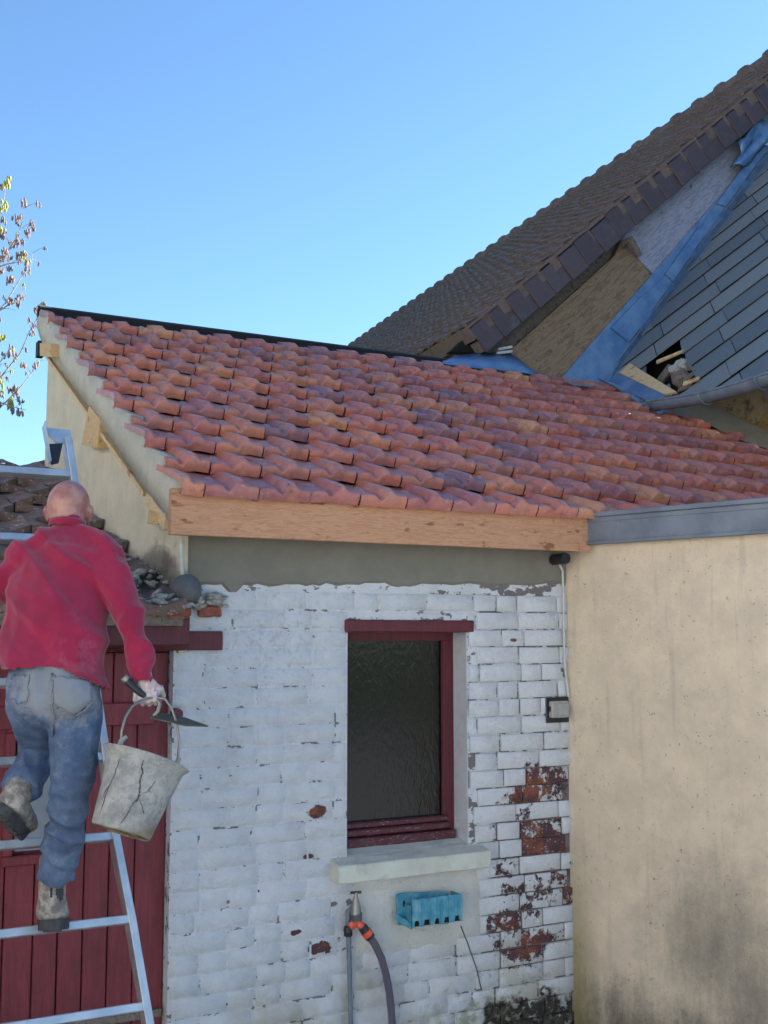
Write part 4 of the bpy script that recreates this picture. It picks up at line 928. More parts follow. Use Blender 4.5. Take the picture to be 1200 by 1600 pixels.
# rack
rk = thing('hose_hanger', 'faded turquoise plastic wall rack with slotted front under the window sill', 'rack', tuple(atY(670, 1430, 0)))
def rq(pts, y): return [atY(u, v, y) for u, v in pts]
m = MB(); m.slab(rq([(622, 1446), (620, 1399), (626, 1396), (694, 1393), (700, 1397), (702, 1444)], -.048), (0, -1, 0), .012); bk = m.build('back_plate', M['teal'], rk, bev=.003)
m = MB(); c = atY(631, 1412, -.0485); m.box((c.x - .005, -.0505, c.z - .012), (c.x + .005, -.0485, c.z + .012)); m.build('screw_slot', M['black'], bk)
fp = rq([(644, 1452), (646, 1406), (720, 1402), (722, 1446)], -.118); fx0, fx1 = fp[0].x, fp[3].x; zt_, zb_ = fp[1].z, fp[0].z
m = MB(); N = 48; vs = []
for i in range(N + 1):
    f = i / N; x = fx0 + (fx1 - fx0) * f; y = -.118 - .005 * (1 if (f * 5.5) % 1 > .45 else 0)
    z_b = zb_ + .006 + (.028 if (f * 5) % 1 > .22 and (f * 5) % 1 < .70 else 0)
    vs += [(x, y, zt_ + (fp[2].z - zt_) * f), (x, y, z_b), (x, y + .006, z_b), (x, y + .006, zt_)]
m.add(vs, [(i * 4 + k, i * 4 + 4 + k, i * 4 + 4 + (k + 1) % 4, i * 4 + (k + 1) % 4) for i in range(N) for k in range(4)]); m.build('ribbed_front', M['teal'], rk)
m = MB(); m.box((fx0 + .003, -.11, zb_ + .034), (fx1 - .003, -.031, zb_ + .040)); m.box((fx0, -.112, zb_ - .0), (fx0 + .006, -.031, zt_ - .03)); m.box((fx1 - .006, -.112, zb_ + .008), (fx1, -.031, zt_ - .002)); m.slab([(fx0 - .045, -.044, zb_ + .03), (fx0, -.112, zb_ - .004), (fx0, -.112, zb_ + .020), (fx0 - .045, -.044, zb_ + .062)], (-.8, -.6, 0), .004); m.build('tray', M['teal'], rk)
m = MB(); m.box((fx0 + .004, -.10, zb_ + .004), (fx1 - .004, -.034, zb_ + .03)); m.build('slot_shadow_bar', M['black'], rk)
m = MB(); m.tube([atY(720, 1447, -.10), atY(730, 1472, -.07), atY(745, 1515, -.03), atY(752, 1546, -.02)], .003, 6); o = m.build('thin_wire', M['trowel'], None, origin=atY(740, 1500, -.05)); tag(o, 'thin dark wire slanting down from the turquoise rack to the wall foot', 'wire')

# ================================================================== LADDER
LS = 1.17
def lad(x, i):
    z = .70 + .236 * i; y = -1.0 + .35 * z; p = Vector((x, y, z)); c0 = Vector((-1.363, -4.226, 1.8)); return CAM + (p - c0) * LS
lx = -.461; wx_ = .40 / LS
ladder = thing('aluminium_ladder', 'long aluminium ladder leaning on the shed eave under the man', 'ladder', tuple(lad(lx - wx_ / 2, -2.5)))
def lside(u, i):
    # x where the stile shows at column u, level with rung i
    lo, hi = -2., .5
    for _ in range(24):
        mi = (lo + hi) / 2
        if proj(lad(mi, i))[0] < u: lo = mi
        else: hi = mi
    return lo
lead = (lad(0, 1) - lad(0, 0)).normalized(); lnrm = Vector((1, 0, 0)).cross(lead).normalized()
st = [(-3, 262), (-.2, 231), (1, 203), (2, 178), (3.2, 160), (4, 146), (7, 113), (7.55, 104)]
SX = [(lside(u, i), i) for i, u in st]; WL = .46
lift = -lnrm * 0 
m = MB()
for (xa, ia), (xb, ib) in zip(SX, SX[1:]): m.bar(lad(xa, ia) , lad(xb, ib) + lead * .004, .028, .066, side=(1, 0, 0))
m.build('stile', M['alu'], ladder, bev=.002)
m = MB()
for (xa, ia), (xb, ib) in zip(SX, SX[1:]): m.bar(lad(2 * (lside(150, 4)) - xa - .42, ia), lad(2 * lside(150, 4) - xb - .42, ib) + lead * .004, .028, .066, side=(1, 0, 0))
m.build('stile', M['alu'], ladder, bev=.002)
def sx(i):
    for (xa, ia), (xb, ib) in zip(SX, SX[1:]):
        if ia <= i <= ib: return xa + (xb - xa) * (i - ia) / (ib - ia)
for i in range(-2, 8):
    xr = sx(i); xl = 2 * lside(150, 4) - xr - .42; m = MB(); m.bar(lad(xl, i), lad(xr - .008, i), .045, .030, side=lnrm); m.build('rung', M['alu'], ladder, bev=.003)
for s_ in (0, 1):
    xr = sx(-3); xr = xr if s_ else 2 * lside(150, 4) - xr - .42; m = MB(); m.bar(lad(xr, -3), lad(xr, -3.15), .036, .075, side=(1, 0, 0)); m.build('rubber_foot', M['blackpl'], ladder)
# folded hook plate at the top of the stile
hx = sx(7.5); T = lad(hx, 7.55); m = MB(); e_ = Vector((1, 0, 0))
m.slab([T + lead * .05 - e_ * .10, T + lead * .05 + e_ * .016, T - lead * .015 + e_ * .016, T - lead * .015 - e_ * .05], -lnrm, .004)
m.slab([T + lead * .05 - e_ * .10, T + lead * .05 - e_ * .10 + lnrm * .06, T - lead * .12 - e_ * .08 + lnrm * .04, T - lead * .12 - e_ * .08], -e_, .004)
m.build('hook_plate', M['alu'], ladder)
m = MB(); m.slab([T - lead * .03 - e_ * .09, T - lead * .02 - e_ * .02, T - lead * .11 - e_ * .04, T - lead * .12 - e_ * .07], -lnrm, .01); m.build('hook_rubber', M['blackpl'], ladder)

# ================================================================== TREE (top left, beyond the sheds)
TY = 7.0
tree = thing('budding_tree', 'bare spring tree with dry seed clusters and a few yellow buds at left edge', 'tree', tuple(Vector((atY(-150, 700, TY).x, TY, 0))))
random.seed(12)
base_ = Vector((atY(-150, 700, TY).x, TY, 0)); crown_c = atY(-110, 560, TY)
m = MB(); m.tube([base_, base_ + Vector((.05, 0, 1.5)), atY(-140, 800, TY), atY(-120, 620, TY), atY(-100, 450, TY)], [.14, .11, .08, .055, .03], 10); m.build('trunk', M['bark'], tree)
lead_tw = [[(-110, 700), (-20, 620), (0, 592), (30, 552), (45, 520), (58, 497), (66, 478)], [(-110, 660), (-15, 650), (10, 630), (35, 605), (50, 582), (60, 565)], [(-110, 620), (-20, 505), (10, 470), (30, 440), (48, 412), (52, 395)], [(-110, 560), (-20, 430), (5, 405), (22, 375), (33, 350), (36, 325)],
      [(-110, 520), (-15, 420), (12, 412), (30, 408), (35, 400)], [(-100, 450), (-20, 370), (-2, 340), (6, 310), (9, 285)], [(-110, 600), (-20, 500), (10, 478), (32, 468), (45, 462)], [(-110, 720), (-20, 640), (0, 628), (18, 636), (42, 640)], [(-110, 560), (-30, 440), (-8, 415), (15, 390), (40, 370), (44, 350)],
      [(-110, 640), (-30, 590), (-5, 570), (8, 555), (12, 545)], [(-100, 520), (-160, 420), (-190, 330)], [(-120, 620), (-200, 540), (-260, 480)], [(-110, 480), (-60, 380), (-50, 300)], [(-130, 680), (-210, 640), (-290, 610)]]
tm = MB(); sdm = MB(); bdm = MB()
def clump(mb, c, r):
    for q in range(5):
        d = Vector([random.uniform(-1, 1) for _ in range(3)]) * r * .7; ax_ = Vector((random.uniform(-.3, .3), random.uniform(-.3, .3), -1)).normalized(); mb.ell(c + d, ax_.orthogonal() * r * .28, ax_.cross(ax_.orthogonal()) * r * .18, ax_ * r * .8, 5, 3)
for ti, tw in enumerate(lead_tw):
    yo = random.uniform(-.6, .6); P = [atY(u + random.uniform(-2, 2), v + random.uniform(-2, 2), TY + yo * i / len(tw)) for i, (u, v) in enumerate(tw)]
    n = len(P); tm.tube(P, [.012 - .0095 * i / (n - 1) for i in range(n)], 5)
    for i in range(1, n):
        for q in range(3):
            b = P[i - 1].lerp(P[i], random.random()); dr = (P[i] - P[i - 1]).normalized(); d = (dr * .6 + Vector((random.uniform(-1, 1), random.uniform(-.6, .6), random.uniform(-.6, .9)))).normalized() * random.uniform(.04, .16)
            if b.x < atY(-60, 600, TY).x and q: continue
            tm.tube([b, b + d * .5 + Vector((0, 0, .01)), b + d], [.003, .0025, .0018], 4)
            e = b + d + Vector((0, 0, -.02))
            if random.random() < .72: clump(sdm, e, random.uniform(.022, .045))
            elif random.random() < .5: clump(bdm, b + d, random.uniform(.02, .03))
for (u, v) in ((10, 282), (9, 288), (8, 322), (4, 326), (4, 360), (17, 628), (15, 634), (3, 530), (2, 600), (38, 398)): clump(bdm, atY(u, v, TY), .045)
tm.build('twigs', M['bark'], tree); tag(sdm.build('seed_clusters', M['seed'], tree), kind='stuff'); tag(bdm.build('leaf_buds', M['bud'], tree), kind='stuff')

# ================================================================== THE MAN ON THE LADDER
import numpy as np
D2 = (lad(lside(85, 1), 1) - CAM).dot(FW)
FH = Vector((math.cos(YAW), math.sin(YAW), 0)); ZZ = Vector((0, 0, 1))
def J(u, v, o): return CAM + ray(u, v) * (D2 + o)
def limb(mb, joints, n=14, flat=1.0):
    """joints: (u, v, depth offset, radius[, depth radius]) -> chain of ellipsoids bridged by tapered tubes"""
    P = [J(j[0], j[1], j[2]) for j in joints]; rr = [j[3] for j in joints]; rd = [j[4] if len(j) > 4 else j[3] for j in joints]
    for i in range(len(P)):
        d = ((P[min(i + 1, len(P) - 1)] - P[max(i - 1, 0)])).normalized(); sx_ = (RT - d * RT.dot(d)).normalized(); sy_ = d.cross(sx_)
        mb.ell(P[i], sx_ * rr[i], sy_ * rd[i], d * min(rr[i], rd[i]) * .8, 14, 8)
    vs = []; m_ = len(P)
    for i in range(m_):
        d = ((P[min(i + 1, m_ - 1)] - P[max(i - 1, 0)])).normalized(); sx_ = (RT - d * RT.dot(d)).normalized(); sy_ = d.cross(sx_)
        vs += [P[i] + sx_ * math.cos(2 * math.pi * k / n) * rr[i] + sy_ * math.sin(2 * math.pi * k / n) * rd[i] for k in range(n)]
    fs = [(i * n + k, i * n + (k + 1) % n, (i + 1) * n + (k + 1) % n, (i + 1) * n + k) for i in range(m_ - 1) for k in range(n)] + [tuple(range(n - 1, -1, -1)), tuple((m_ - 1) * n + k for k in range(n))]
    mb.add(vs, fs)
def fuse(mb, name, mat, parent, vox, smooth=6, disp=None, cut=None):
    me = mb.mesh(name + '_src', mat); o = bpy.data.objects.new(name + '_src', me); COL.objects.link(o)
    md = o.modifiers.new('r', 'REMESH'); md.mode = 'VOXEL'; md.voxel_size = vox
    if smooth: ms = o.modifiers.new('s', 'SMOOTH'); ms.iterations = smooth; ms.factor = .5
    dg = bpy.context.evaluated_depsgraph_get(); ev = o.evaluated_get(dg); nm_ = bpy.data.meshes.new_from_object(ev, depsgraph=dg)
    bpy.data.objects.remove(o); bpy.data.meshes.remove(me)
    nm_.name = name; og = org(parent); k = len(nm_.vertices); co = np.empty(k * 3); nm_.vertices.foreach_get('co', co); co = co.reshape(-1, 3)
    no = np.empty(k * 3); nm_.vertex_normals.foreach_get('vector', no); no = no.reshape(-1, 3)
    if cut is not None:
        bm = bmesh.new(); bm.from_mesh(nm_); bmesh.ops.delete(bm, geom=[v for v in bm.verts if cut(v.co)], context='VERTS'); bm.to_mesh(nm_); bm.free()
        k = len(nm_.vertices); co = np.empty(k * 3); nm_.vertices.foreach_get('co', co); co = co.reshape(-1, 3); no = np.empty(k * 3); nm_.vertex_normals.foreach_get('vector', no); no = no.reshape(-1, 3)
    if disp is not None:
        d = np.array([disp(Vector(c), Vector(n_)) for c, n_ in zip(co, no)]); co = co + no * d[:, None]
    co = co - np.array(og); nm_.vertices.foreach_set('co', co.reshape(-1)); nm_.polygons.foreach_set('use_smooth', [True] * len(nm_.polygons))
    nm_.materials.clear(); nm_.materials.append(mat); nm_.update()
    return link(name, nm_, parent, og)
def nz(p, s, o=0): return mnoise.noise(Vector(p) * s + Vector((o, o * 1.7, 0)))
def bc(p): # body coordinates: right, up, forward relative to chest
    d = Vector(p) - J(92, 940, 0); return d.dot(RT), d.z, d.dot(FH)

# materials
HANDC = J(230, 1082, -.22)
t = NT('weathered_skin', .45); t.b.inputs['Subsurface Weight'].default_value = .12; t.b.inputs['Subsurface Radius'].default_value = (.02, .008, .004); n1 = t.noise(22, 5, .6)
c = t.mix(t.ramp(n1, .35, .65), (.50, .25, .19), (.36, .14, .115)); c = t.mix(t.ma('MULTIPLY', t.ramp(t.noise(120, 3, .8), .5, .7), .25), c, (.30, .20, .18)); c = t.mix(t.ma('MULTIPLY', t.ramp(t.blob(tuple(HANDC), (.12, .12, .10)), 0, .4), .85), c, t.mix(t.ramp(t.noise(60, 4, .7), .45, .6), (.58, .50, .50), (.42, .33, .32)))
M['skin'] = t.out(c, None, t.bump(t.ma('ADD', t.noise(60, 5, .7), t.ma('MULTIPLY', t.noise(14, 3, .6, st=(1, 1, 3)), 1.2)), .3, .006))
t = NT('red_sweatshirt_cloth', .9, 0, .2); n1 = t.noise(7, 5, .65); c = t.mix(t.ramp(n1, .3, .7), (.26, .012, .045), (.34, .018, .060))
hp = J(140, 1030, -.3); c = t.mix(t.ma('MULTIPLY', t.ramp(t.ma('ADD', t.ma('MULTIPLY', t.noise(16, 6, .75), 1.0), t.ma('MULTIPLY', t.ma('MAXIMUM', t.blob(tuple(hp), (.22, .3, .16)), 0), .28)), .62, .90), .30), c, (.42, .20, .24))
t.b.inputs['Sheen Weight'].default_value = .3; M['sweat'] = t.out(c, None, t.bump(t.ma('ADD', t.noise(260, 3, .6), t.noise(40, 4, .6)), .25, .003))
t = NT('faded_denim', .9, 0, .2); n1 = t.noise(9, 6, .7); c = t.mix(t.ramp(n1, .3, .7), (.055, .09, .165), (.125, .175, .27)); c = t.mix(t.ma('MULTIPLY', t.ramp(t.noise(22, 6, .8, off=(4, 0, 0)), .5, .75), .5), c, (.30, .33, .38))
pk = J(100, 1080, -.4); c = t.mix(t.ma('MULTIPLY', t.ramp(t.ma('ADD', t.blob(tuple(pk), (.22, .4, .15)), t.ma('MULTIPLY', t.noise(26, 6, .8), 1.3)), .70, 1.15), .6), c, (.34, .33, .31))
M['denim'] = t.out(c, None, t.bump(t.ma('ADD', t.noise(340, 2, .6), t.noise(30, 4, .6)), .35, .003))
t = NT('dusty_boot_leather', .8); c = t.mix(t.ramp(t.noise(28, 6, .7), .4, .65), (.16, .14, .125), (.42, .38, .33)); M['boot'] = t.out(c, None, t.bump(t.noise(60, 5, .7), .5, .004))
M['sole'] = simple('rubber_sole', (.045, .045, .048), .8, var=.5, scale=40); M['elastic'] = simple('boot_elastic', (.05, .048, .05), .9, st=(80, 80, 4), scale=4)

man = thing('person', 'man seen from behind, bald, in red sweatshirt and faded blue jeans, climbing the ladder', 'person', tuple(J(83, 1446, -.02)))
# ---- body: one continuous surface, head to hands and feet
m = MB()
hc = J(107, 789, .12)
m.ell(hc, RT * .073, FH * .094 + ZZ * .01, ZZ * .088, 24, 16)                      # skull
m.ell(hc + FH * .035 - ZZ * .06, RT * .054, FH * .055, ZZ * .058, 18, 12)          # face and jaw
m.ell(hc - FH * .035 - ZZ * .035, RT * .058, FH * .055, ZZ * .050, 16, 10)         # back of the skull
m.ell(hc + FH * .100 - ZZ * .035, RT * .011, FH * .016, ZZ * .024, 8, 6); m.ell(hc + FH * .084 + ZZ * .002, RT * .045, FH * .014, ZZ * .010, 10, 6)
m.ell(hc + FH * .086 - ZZ * .075, RT * .022, FH * .010, ZZ * .008, 10, 6); m.ell(hc + FH * .075 - ZZ * .105, RT * .022, FH * .018, ZZ * .016, 10, 6)
for s_ in (-1, 1):
    m.ell(hc + FH * .080 + RT * .03 * s_ - ZZ * .02, RT * .013, FH * .012, ZZ * .008, 8, 6)
    e0 = hc + RT * .074 * s_ - ZZ * .030 + FH * .002; m.ell(e0, RT * .011 + FH * .005 * s_, FH * .010, ZZ * .031, 10, 8); m.ell(e0 + RT * .007 * s_ + ZZ * .008, RT * .007, FH * .017, ZZ * .022, 10, 8)
limb(m, [(107, 806, .08, .056, .060), (104, 832, .065, .054, .056), (100, 856, .05, .050, .045)])
limb(m, [(98, 872, .02, .10, .055), (92, 905, -.03, .125, .075), (86, 960, -.09, .125, .075), (84, 1030, -.18, .115, .08), (84, 1082, -.21, .125, .09)])
limb(m, [(148, 882, .0, .042), (170, 895, -.03, .042), (196, 944, -.10, .036), (208, 985, -.155, .030), (220, 1030, -.195, .024), (227, 1060, -.215, .024, .020), (228, 1068, -.22, .026, .021)])
limb(m, [(44, 884, .0, .042), (16, 895, -.01, .042), (-18, 938, .02, .036), (-29, 895, .13, .030), (-38, 842, .24, .027)])
limb(m, [(116, 1105, -.225, .062), (116, 1180, -.24, .054), (110, 1245, -.22, .044), (102, 1298, -.16, .042), (88, 1365, -.09, .040), (81, 1412, -.06, .036), (81, 1432, -.05, .036)])
limb(m, [(81, 1432, -.07, .032), (82, 1438, .03, .032, .025), (84, 1432, .09, .028, .02)])
limb(m, [(50, 1105, -.21, .060), (58, 1136, -.10, .052), (66, 1168, .03, .042), (54, 1192, -.05, .040), (36, 1222, -.16, .038), (26, 1250, -.21, .034)])
limb(m, [(20, 1256, -.21, .030), (34, 1276, -.15, .030, .024), (46, 1290, -.10, .026, .02)])
# right hand: palm, four curled fingers of unequal length, thumb closing across them
wr = J(229, 1066, -.22); pc = J(232, 1078, -.23)
m.ell(pc, RT * .043, FH * .018 + RT * .002, ZZ * .032, 12, 10); m.ell(J(230, 1070, -.225), RT * .034, FH * .02, ZZ * .024, 12, 8)
for k, (ku, L_) in enumerate(((213, .85), (223.2, .97), (233.6, 1.0), (243.8, .92))):
    k0 = J(ku - 1, 1085 - abs(k - 1.6) * 1.0, -.247); k1 = k0 - ZZ * .024 * L_ - FH * .008; k2 = k1 - ZZ * .010 + FH * .022 * L_; k3 = k2 + ZZ * .014 + FH * .012
    m.ell(k0, RT * .0092, FH * .011, ZZ * .011, 8, 6); m.tube([k0, k1, k2, k3], [.0088, .0084, .008, .0072], 8)
    m.ell(k1, RT * .0086, FH * .0092, ZZ * .009, 8, 6); m.ell(k2, RT * .0088, FH * .009, ZZ * .0088, 8, 6); m.ell(k3, RT * .0075, FH * .0078, ZZ * .0078, 8, 6)
t0 = J(249, 1074, -.225); t1 = J(254, 1087, -.20); t2 = J(246, 1097, -.185); m.tube([t0, t1, t2], [.014, .012, .010], 8); m.ell(t2, RT * .010, FH * .010, ZZ * .010, 8, 6); m.ell(t1, RT * .012, FH * .012, ZZ * .012, 8, 6)
# left hand closed round the far stile
lc = J(-40, 832, .26); m.ell(lc, RT * .022, FH * .036, ZZ * .036, 12, 8)
for k, L_ in enumerate((.85, .97, 1, .9)):
    k0 = lc + ZZ * (.028 - .019 * k) + FH * .028; m.tube([k0, k0 + FH * .024 * L_ + RT * .004, k0 + FH * .030 * L_ + RT * .026, k0 + FH * .012 + RT * .034], [.009, .0088, .008, .007], 8)
m.tube([lc + ZZ * .03, lc + ZZ * .045 + RT * .02, lc + ZZ * .035 + RT * .04 + FH * .01], [.012, .011, .009], 8)
fuse(m, 'body', M['skin'], man, .0040, 2)
# ---- jeans
def jdisp(p, n_):
    u, v = proj(p); a = .0025 * nz(p, 22)
    leg = max(0, min(1, (v - 1150) / 120)); q = nz(Vector((p.x * 6, p.y * 6, p.z * 26)), 1.0, 3); q2 = abs(nz(Vector((p.x * 5, p.y * 5, p.z * 17 + p.dot(RT) * 9)), 1.0, 9))
    up = 1 - leg; q3 = abs(nz(Vector((p.dot(RT) * 14, p.dot(FH) * 6, p.z * 7 + p.dot(RT) * 7)), 1, 5))
    return a + leg * (.012 * q + .026 * (.25 - min(q2, .4))) + up * .022 * (.22 - min(q3, .4))
m = MB()
limb(m, [(84, 1046, -.195, .140, .105), (84, 1062, -.21, .154, .120), (85, 1090, -.225, .150, .125)])
m.ell(J(112, 1086, -.27), RT * .078, FH * .085, ZZ * .085, 14, 10); m.ell(J(52, 1086, -.26), RT * .076, FH * .085, ZZ * .085, 14, 10)
limb(m, [(117, 1100, -.225, .090), (117, 1150, -.24, .082), (115, 1200, -.24, .074), (110, 1245, -.22, .066), (103, 1295, -.16, .066), (95, 1335, -.12, .064), (89, 1362, -.10, .062)])
limb(m, [(50, 1100, -.21, .088), (58, 1135, -.10, .078), (66, 1168, .03, .068), (54, 1190, -.05, .067), (43, 1212, -.12, .067), (36, 1226, -.155, .066)])
jeans = fuse(m, 'jeans', M['denim'], man, .0075, 5, jdisp)
for (cu, cv, o_, r_, d_) in ((88, 1366, -.10, .058, Vector((.0, 0, -1))), (34, 1230, -.165, .055, (J(26, 1250, -.21) - J(43, 1212, -.12)).normalized())):
    m = MB(); c_ = J(cu, cv, o_); n = 36; a_ = (RT - d_ * RT.dot(d_)).normalized(); b_ = d_.cross(a_)
    vs = []
    for k in range(n):
        th = 2 * math.pi * k / n; rr = r_ * (1 + .05 * math.sin(th * 3 + 1) + .03 * math.sin(th * 7)); e = .004 * math.sin(th * 5) + random.uniform(-.002, .002)
        for (dr, dz) in ((1.0, -.016), (1.07, -.004), (1.06, .012 + e), (.97, .012 + e), (.95, -.01)): vs.append(c_ + (a_ * math.cos(th) + b_ * math.sin(th)) * rr * dr + d_ * dz)
    m.add(vs, [(k * 5 + q, ((k + 1) % n) * 5 + q, ((k + 1) % n) * 5 + (q + 1) % 5, k * 5 + (q + 1) % 5) for k in range(n) for q in range(5)], True); m.build('frayed_cuff', M['denim'], jeans)
def skin_patch(src, poly, off, name, mat, parent, wob=0):
    """copy of the part of a cloth surface that lies inside a drawn outline, lifted a little: pockets, waistband"""
    me = src.data; og = ORG[src.name]; keep = []
    cen = [og + p.center for p in me.polygons]
    for p, c_ in zip(me.polygons, cen):
        if p.normal.dot(ray(100, 1000)) < -.05 and inpoly(*proj(c_), poly): keep.append(p)
    ids = {}; vs = []; fs = []
    for p in keep:
        f_ = []
        for vi in p.vertices:
            if vi not in ids: ids[vi] = len(vs); v = me.vertices[vi]; vs.append(og + v.co + v.normal * off)
            f_.append(ids[vi])
        fs.append(tuple(f_))
    m_ = MB(); m_.add(vs, fs, True); o_ = m_.build(name, mat, parent); md_ = o_.modifiers.new('t', 'SOLIDIFY'); md_.thickness = .004; md_.offset = -1; return o_
skin_patch(jeans, [(80, 1056), (140, 1064), (142, 1096), (116, 1116), (84, 1098)], .004, 'pocket', M['denim'], jeans)
skin_patch(jeans, [(20, 1056), (46, 1056), (44, 1094), (30, 1100), (18, 1090)], .004, 'pocket', M['denim'], jeans)
m = MB(); sp_ = [(84, 1100), (100, 1109), (116, 1118), (130, 1108), (142, 1097)]
for sp_, nm_s in ((([(80, 1058), (80, 1080), (84, 1098)]), 'a'), (([(84, 1100), (100, 1110), (116, 1117)]), 'b'), (([(116, 1117), (130, 1108), (142, 1096)]), 'c'), (([(83, 1050), (82, 1100), (86, 1130), (84, 1150)]), 'd')):
    poly = [(u - 1.3, v) for u, v in sp_] + [(u + 1.3, v + 1.5) for u, v in reversed(sp_)]
    try: skin_patch(jeans, poly, .007, 'seam', M['denim'], jeans)
    except Exception: pass
# ---- sweatshirt
def sdisp(p, n_):
    r_, z_, f_ = bc(p); u, v = proj(p)
    arm = max(0, min(1, (u - 178) / 14)); w1_ = nz(Vector(((r_ * .80 - z_ * .60) * 3.0, (r_ * .60 + z_ * .80) * 11, f_ * 2)), 1, 4); w2_ = abs(nz(Vector(((r_ * .75 - z_ * .66) * 2.5, (r_ * .66 + z_ * .75) * 9, 3)), 1, 8))
    body = .020 * w1_ + .055 * (.16 - min(w2_, .30)) + .010 * nz(Vector((r_ * 5, f_ * 3, z_ * 5)), 1, 11); ar = .008 * nz(Vector((r_ * 10, f_ * 8, z_ * 20)), 1, 2) + .030 * (.2 - abs(nz(Vector((r_ * 9, f_ * 6, z_ * 13 + r_ * 8)), 1, 6)))
    return body * (1 - arm) + ar * arm
def hem(u): # lower edge of the shirt, column -> row
    return 1047 - 6 * math.exp(-((u - 70) / 25) ** 2) + max(0, (u - 95)) * .44
m = MB()
limb(m, [(105, 822, .055, .060, .060), (103, 836, .04, .074, .068), (101, 848, .03, .09, .07)])
limb(m, [(104, 834, .035, .058), (128, 846, .02, .062), (152, 862, .0, .066), (166, 876, -.01, .068)]); limb(m, [(104, 834, .035, .058), (78, 846, .02, .062), (50, 860, .0, .066), (30, 876, .0, .068)])
limb(m, [(100, 856, .01, .115, .072), (96, 876, -.01, .155, .092), (92, 905, -.04, .168, .108), (88, 950, -.09, .172, .115), (84, 1000, -.15, .170, .122), (83, 1045, -.20, .170, .134), (84, 1085, -.215, .178, .142)])
m.ell(J(45, 876, -.01), RT * .090, FH * .075, ZZ * .068, 14, 10); m.ell(J(152, 878, -.02), RT * .085, FH * .075, ZZ * .070, 14, 10)
limb(m, [(158, 880, -.02, .070), (178, 905, -.06, .064), (196, 945, -.10, .056), (209, 985, -.155, .051), (219, 1025, -.19, .045), (226, 1062, -.215, .038, .034)])
limb(m, [(35, 880, .0, .070), (10, 905, -.01, .062), (-18, 940, .02, .054), (-28, 900, .12, .046), (-36, 856, .22, .036)])
def scut(c_):
    u, v = proj(c_)
    if u < 172 and v > hem(u): return True
    if u >= 172 and v > 1064 + (u - 225) * .1: return True
    return False
shirt = fuse(m, 'sweatshirt', M['sweat'], man, .007, 5, sdisp, scut); md = shirt.modifiers.new('t', 'SOLIDIFY'); md.thickness = .004; md.offset = -1
m = MB(); c_ = J(105, 820, .06); n = 28; vs = []
for k in range(n):
    th = 2 * math.pi * k / n; d_ = RT * math.cos(th) * .061 + FH * math.sin(th) * .062 + ZZ * (.012 * math.sin(th) * -1)
    for (a_, z_) in ((1.0, -.012), (1.05, 0), (1.0, .012), (.94, .010), (.94, -.012)): vs.append(c_ + d_ * a_ + ZZ * z_)
m.add(vs, [(k * 5 + q, ((k + 1) % n) * 5 + q, ((k + 1) % n) * 5 + (q + 1) % 5, k * 5 + (q + 1) % 5) for k in range(n) for q in range(5)], True); m.build('collar', M['sweat'], shirt)
# ---- boots
def boot(shaft, foot, solep, dn):
    m = MB(); limb(m, shaft); limb(m, foot); b_ = fuse(m, 'boot', M['boot'], man, .006, 4, lambda p, n_: .003 * nz(p, 30) - .003 * abs(nz(p, 18, 4)))
    m = MB(); P = [J(*q[:3]) for q in solep]; wd = [q[3] for q in solep]; d = (P[-1] - P[0]).normalized(); dn_ = (Vector(dn) - d * Vector(dn).dot(d)).normalized(); sd_ = d.cross(dn_); vs = []
    n = 20; k_m = len(P) - 1
    ring = []
    for k in range(n):
        th = 2 * math.pi * k / n; f = (1 - math.cos(th)) / 2; i = min(int(f * k_m), k_m - 1); q = P[i].lerp(P[i + 1], f * k_m - i); w0 = wd[i] + (wd[i + 1] - wd[i]) * (f * k_m - i)
        ring.append(q + sd_ * math.copysign(abs(math.sin(th)) ** .6, math.sin(th)) * w0)
    for h in (-.006, .012, .028): vs += [p + dn_ * h for p in ring]
    m.add(vs, [(a * n + k, a * n + (k + 1) % n, (a + 1) * n + (k + 1) % n, (a + 1) * n + k) for a in range(2) for k in range(n)]); m.add(vs[2 * n:], [tuple(range(n))]); m.add(vs[:n], [tuple(range(n - 1, -1, -1))])
    m.build('sole', M['sole'], b_, bev=.003)
    for q in range(1, 6):
        m = MB(); f = q / 6; i = min(int(f * k_m), k_m - 1); c0 = P[i].lerp(P[i + 1], f * k_m - i); m.obox(c0 + dn_ * .030, sd_ * .030, d * .008, dn_ * .004); m.build('tread', M['sole'], b_)
    return b_
b1 = boot([(84, 1346, -.095, .050), (82, 1375, -.085, .046), (81, 1400, -.075, .047, .05), (81, 1420, -.07, .054, .058)], [(81, 1424, -.09, .054, .040), (83, 1425, .0, .054, .044), (85, 1427, .07, .052, .040), (87, 1429, .13, .044, .030)],
     [(82, 1440, -.14, .054), (83, 1439, -.04, .050), (85, 1438, .05, .058), (87, 1437, .15, .046)], (0, 0, -1))
boot([(40, 1208, -.14, .040), (34, 1222, -.16, .046), (27, 1240, -.20, .050, .055)], [(20, 1250, -.22, .048, .042), (27, 1263, -.18, .046, .042), (36, 1278, -.13, .044, .038), (44, 1289, -.09, .038, .030)],
     [(6, 1258, -.26, .042), (16, 1271, -.21, .040), (27, 1287, -.15, .046), (40, 1299, -.10, .038)], tuple(-RT * .55 - ZZ * .62 - FH * .55))
skin_patch(b1, [(88, 1366), (98, 1366), (98, 1402), (94, 1410), (88, 1400)], .002, 'elastic_gusset', M['elastic'], b1)
m = MB(); q = [J(78, 1362, -.145), J(80, 1385, -.128), J(80, 1402, -.128)]; m.tube(q, .0035, 6); m.build('heel_seam', M['sole'], b1)

